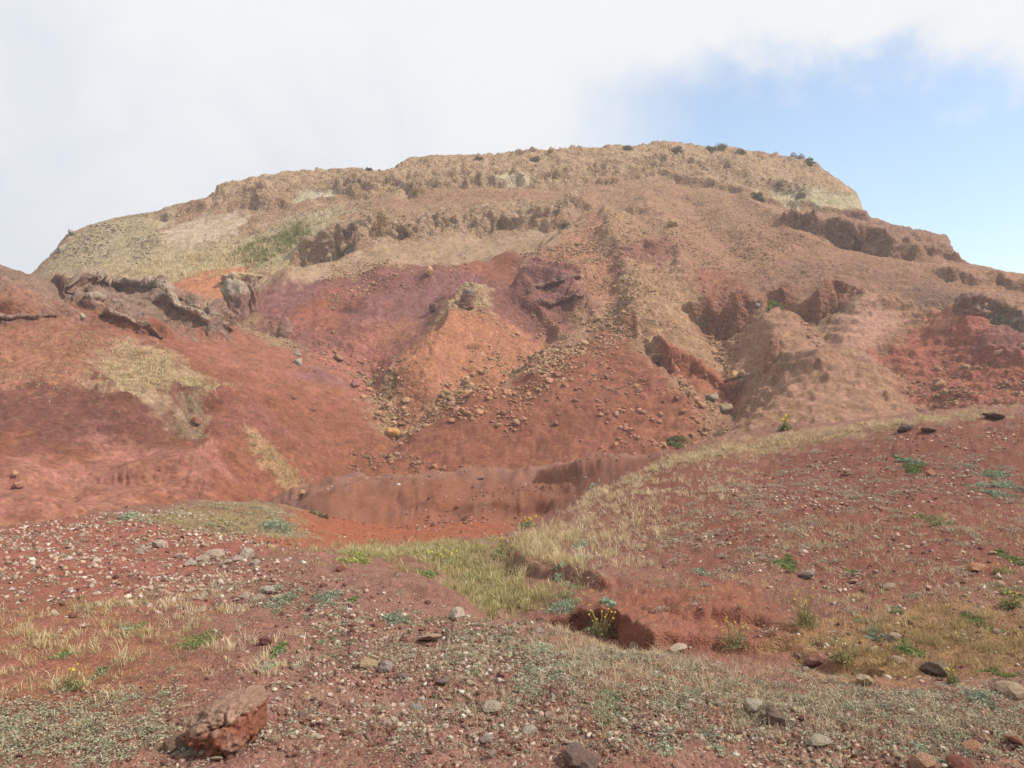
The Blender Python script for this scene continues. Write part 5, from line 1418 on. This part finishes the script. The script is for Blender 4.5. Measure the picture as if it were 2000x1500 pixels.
for pts, nb_, ns, a, b, pale, lab, dm in SF:
    for j, (x, y) in enumerate(sample_poly(tracen(pts, dm), nb_ + ns, .8)):
        loc, nor = cast_down(x, y, ground)
        if loc is None: continue
        if j < nb_:
            col = stone_col(pale)
            kind = 'pale' if col[1] > .17 else 'dark red'
            lb = lab if lab.startswith('pale') else kind + ' ' + lab
            if lab.startswith('pale'): col = vary(random.choice([PC, TC, WC]), .15)
            szf = random.uniform(.45, .95)
            lb = lb.replace('stone of', 'stone at the %s %s of' % place_word(loc, pts), 1)
            put_rock('stone', random.choice(STONE), loc, b * szf, col, size_word(szf) + lb, 'stone', 'stones on the near ground', .42)
        else:
            add_stone(pebbles, loc.x, loc.y, loc.z, a * (b / a) ** (random.random() ** 1.8), stone_col(pale))
pebbles.build('gravel', M_rock_stuff, 'loose gravel and small stones on the near ground')
def near_rock(u, v, w, col, lab, dm=3, flat=.85, cat='stone', sink=.25, sc=None, me=None):
    return big(u, v, w, col, lab, dm, flat, ground, cat, sink, me or random.choice(STONE), sc)
near_rock(520,1250,28,(.22,.085,.075),'round dark red stone with a pale cap in a tuft of dry grass',3.5)
near_rock(665,1108,26,(.20,.075,.055),'dark red lump of rock standing at the left lip of the gully',5,1.1)
near_rock(890,1196,42,(.48,.38,.30),'pale lichen covered block on the lip of the knoll above the gully',4.5,1.1)
near_rock(1054,1229,20,(.40,.30,.27),'small pale stone standing on the lip left of the burrow',4.5)
near_rock(1325,1262,44,(.46,.36,.27),'pale stone at the foot of the red outcrop',4.5)
near_rock(1242,1262,24,(.42,.31,.25),'pale stone right of the burrow mouth',4.5)
near_rock(788,1246,18,(.21,.10,.09),'dark stone with one pale side behind the knoll middle',4)
near_rock(870,1240,14,(.20,.09,.07),'dark pointed stone on the knoll near the pale flat rock',4)
near_rock(840,1240,52,(.42,.28,.20),'flat pink tan rock lying in the grass of the knoll',4,.45)
near_rock(720,1290,44,(.42,.29,.18),'tan rock half buried beside a dark stone group',3.6,.6)
near_rock(755,1298,34,(.40,.31,.29),'white topped stone over a dark gap on the knoll',3.6,1.1)
near_rock(790,1318,28,(.29,.20,.19),'lilac grey stone with a dark left side on the knoll',3.5)
near_rock(862,1328,32,(.26,.17,.16),'long lilac grey stone lying flat on the knoll',3.5,.6)
near_rock(918,1331,20,(.50,.39,.27),'cream coloured stone right of the long lilac one',3.5,.8)
near_rock(960,1378,44,(.47,.39,.29),'cream lichen stone cluster on the lower knoll, right one',3.2)
near_rock(877,1361,18,(.46,.34,.26),'pale egg shaped stone on the lower knoll',3.3,1.1)
near_rock(815,1380,28,(.36,.31,.27),'grey lichen stone on the lower knoll',3.2,.8)
near_rock(1035,1425,34,(.46,.40,.31),'cream lichen stone on the lower knoll near the wide green mat',3.1)
near_rock(950,1440,32,(.40,.32,.27),'grey pink stone near the bottom edge, upper of two',3)
near_rock(1135,1478,66,(.20,.13,.11),'dark stone flecked with white at the bottom edge',2.9,.8)
near_rock(960,1470,30,(.38,.27,.22),'pink stone near the bottom edge, lower of two',2.9)
near_rock(1512,1398,52,(.24,.17,.135),'dark lichen slab tilted up out of red soil',3.2,.8,sc=(1,.5,.9))
near_rock(1600,1442,46,(.44,.37,.27),'cream crusted rock below the tilted slab',3.1,.7)
near_rock(1470,1373,52,(.42,.37,.27),'cream lichen cushion rock above the tilted slab',3.4,.7)
near_rock(1800,1482,66,(.40,.24,.15),'orange tan rock at the bottom edge on the right',2.8,.9)
near_rock(1872,1488,70,(.22,.085,.06),'dark red rock at the bottom edge on the right',2.8,.7)
near_rock(1897,1454,46,(.40,.21,.12),'orange slab tilted over a dark gap at lower right',3,.6)
near_rock(1985,1440,44,(.27,.095,.06),'dark red rock at the right edge near the bottom',3,.6)
near_rock(1972,1342,66,(.38,.27,.18),'big tan rock at the right edge behind the dark green mat',4,.8)
near_rock(1830,1300,76,(.17,.12,.085),'dark mossy dome of rock with white flecks in the gully',4.6,.75)
near_rock(1753,1284,40,(.34,.22,.15),'reddish tan rock with a flat face beside the mossy dome',4.8,1.0)
near_rock(1590,1282,46,(.27,.13,.095),'red brown rock left of the white flowered plant',4.8,.75)
near_rock(1690,1322,48,(.42,.33,.21),'pale tan rock on the red edge of the knoll',4.6,.6)
near_rock(1745,1240,36,(.36,.26,.20),'pink tan rock above the dark gap in the gully',5.2,.8)
near_rock(1905,1102,44,(.36,.17,.10),'domed orange rock on the right bank',6.8,.8)
near_rock(1575,1120,32,(.28,.21,.17),'grey brown rock on the bank right of a bright green plant',6.8,.7)
near_rock(1665,1132,24,(.36,.22,.15),'square pink tan rock on the bank',6.8)
near_rock(1735,1140,26,(.38,.29,.21),'flat pale rock on the bank, right of the square one',6.8,.6)
near_rock(1615,1145,16,(.42,.36,.27),'small cream stone on the bank under the grey brown rock',6.8)
near_rock(1770,832,34,(.16,.12,.10),'dark rock standing on the straw rim of the right bank',16,.8)
near_rock(1815,836,30,(.2,.13,.11),'flat dark rock behind the straw rim rock on the bank',15,.4)
near_rock(1940,808,40,(.21,.16,.14),'grey log like rock at the right end of the straw rim',16,.3)
near_rock(1655,922,20,(.34,.23,.17),'small tan rock alone on the dark upper bank',11)
near_rock(1820,922,26,(.29,.13,.09),'red brown rock beside the bright green cushion on the bank',11,.7)
near_rock(938,932,18,(.26,.15,.11),'dark stone on the pale ledge over the brown mound',28,.6)
near_rock(590,960,18,(.40,.24,.12),'orange stone where the pale path meets the knoll',24,1.0)
# the row of lichen crusted rocks on the knoll and the pile by the green mats
for i, (u, v, w) in enumerate([(372,1098,26),(395,1090,34),(418,1080,44),(440,1096,30),(465,1088,26),(478,1078,40),(500,1096,24),(315,1062,30),(275,1072,24),(350,1084,20)]):
    near_rock(u, v, w, vary((.40,.30,.24), .1), ['pale lichen crusted rock at the left end of the row','second pale lichen rock in the row','largest pale lichen rock, centre of the row','low pale lichen rock below the largest','small pale lichen rock between the two largest','broad pale lichen rock right of the centre','pale lichen rock at the right end of the row','grey bushy looking lichen rock left of the row','lone pale lichen rock left of the row','small pale lichen rock just left of the row'][i] + ' on the knoll', 5.5, .9)
for i, (u, v, w) in enumerate([(478,1160,30),(500,1166,34),(522,1148,32),(540,1164,26),(462,1170,20)]):
    near_rock(u, v, w, vary((.38,.29,.235), .1), ['first','second','highest','last','smallest'][i] + ' pale rock of the small pile beside the blue green mats', 4.5, .85)
# the big rock in the left foreground: pale lichened top over a broken red front
def big_rock():
    loc, nor = sight(425, 1462, ground, 2.8)
    if loc is None: return
    k_ = loc.y / F
    bm = bmesh.new(); bmesh.ops.create_icosphere(bm, subdivisions=6, radius=1.0)
    V = np.array([q.co[:] for q in bm.verts]); Fc = np.array([[q.index for q in f.verts] for f in bm.faces], np.int32); bm.free()
    q = np.sign(V) * np.abs(V) ** np.array([.75, .8, .6])
    W, D, Hh = 70 * k_, .2, 54 * k_
    x, y, z = q[:, 0] * W, q[:, 1] * D, q[:, 2] * Hh
    z = z + .32 * x                                   # the top rises to the right
    w1_ = worley3(x * 8 + 3, y * 8, z * 11); w2_ = worley3(x * 22 + 3, y * 22, z * 26)
    n1_ = .7 * w1_[2] - .5 * np.exp(-(w1_[1] - w1_[0]) / .07) + .35 * w2_[2] - .25 * np.exp(-(w2_[1] - w2_[0]) / .1); n2_ = fbm3(x * 34, y * 34 + 5, z * 34, 3, .65)
    r = 1 + .17 * n1_ + .05 * n2_
    cut = np.where((q[:, 2] < .1) & (x < -.2 * W), .8, 1.0)
    x, y, z = x * r * cut, y * r * cut, z * r
    V = np.stack([x, y, z], 1)
    o = bpy.data.objects.new('boulder', mesh_from('boulder', V, Fc, M_out_attr, True))
    t = sstep((q[:, 2] + .25 * n1_ - .25) / .3)
    cc = np.ones((len(V), 4), np.float32)
    cc[:, :3] = np.array((.20, .075, .046)) * (1 - t[:, None]) + np.array((.285, .175, .125)) * t[:, None]
    cc[:, :3] *= (1 + .2 * n2_)[:, None]
    at = o.data.attributes.new('soil', 'FLOAT_COLOR', 'POINT'); at.data.foreach_set('color', cc.ravel())
    o.location = loc + Vector((0, .12, Hh * .42))
    tag(o, 'large rock in the left foreground, pale lichened top over a broken red front', 'boulder'); C.objects.link(o)
big_rock()
near_rock(345,1450,60,(.20,.13,.085),'dark mossy rock leaning on the left side of the large foreground rock',2.8,.8)
near_rock(372,1470,24,(.33,.26,.19),'small pale stone in the dark gap below the large foreground rock',2.8)
near_rock(478,1410,26,(.44,.42,.33),'lump of white lichen on the right side of the large foreground rock',3.0,1.2)
near_rock(535,1440,32,(.42,.27,.18),'pink tan stone right of the large foreground rock',2.9,.8)
near_rock(425,1478,32,(.46,.34,.25),'pale wedge stone in front of the large foreground rock',2.8,.6)
near_rock(590,1392,20,(.27,.17,.15),'dark lilac stone with a long shadow right of the large rock',3.1,1.0)

# ------------------------------------------------------------------ the air: pale haze round the whole scene
def haze_box():
    bm = bmesh.new()
    bmesh.ops.create_cube(bm, size=1.0)
    for v in bm.verts:
        v.co = Vector((v.co.x * 1500, v.co.y * 1500, -15.0 if v.co.z < 0 else 44.0))
    me = bpy.data.meshes.new('haze'); bm.to_mesh(me); bm.free()
    m = bpy.data.materials.new('haze_air'); m.use_nodes = True
    n = m.node_tree; n.nodes.clear()
    o_ = n.nodes.new('ShaderNodeOutputMaterial'); v_ = n.nodes.new('ShaderNodeVolumePrincipled')
    v_.inputs['Color'].default_value = (.93, .95, 1, 1); v_.inputs['Density'].default_value = 0.0011
    v_.inputs['Anisotropy'].default_value = 0.2
    n.links.new(v_.outputs[0], o_.inputs['Volume'])
    me.materials.append(m)
    o = bpy.data.objects.new('haze', me); o['kind'] = 'stuff'; C.objects.link(o)
haze_box()
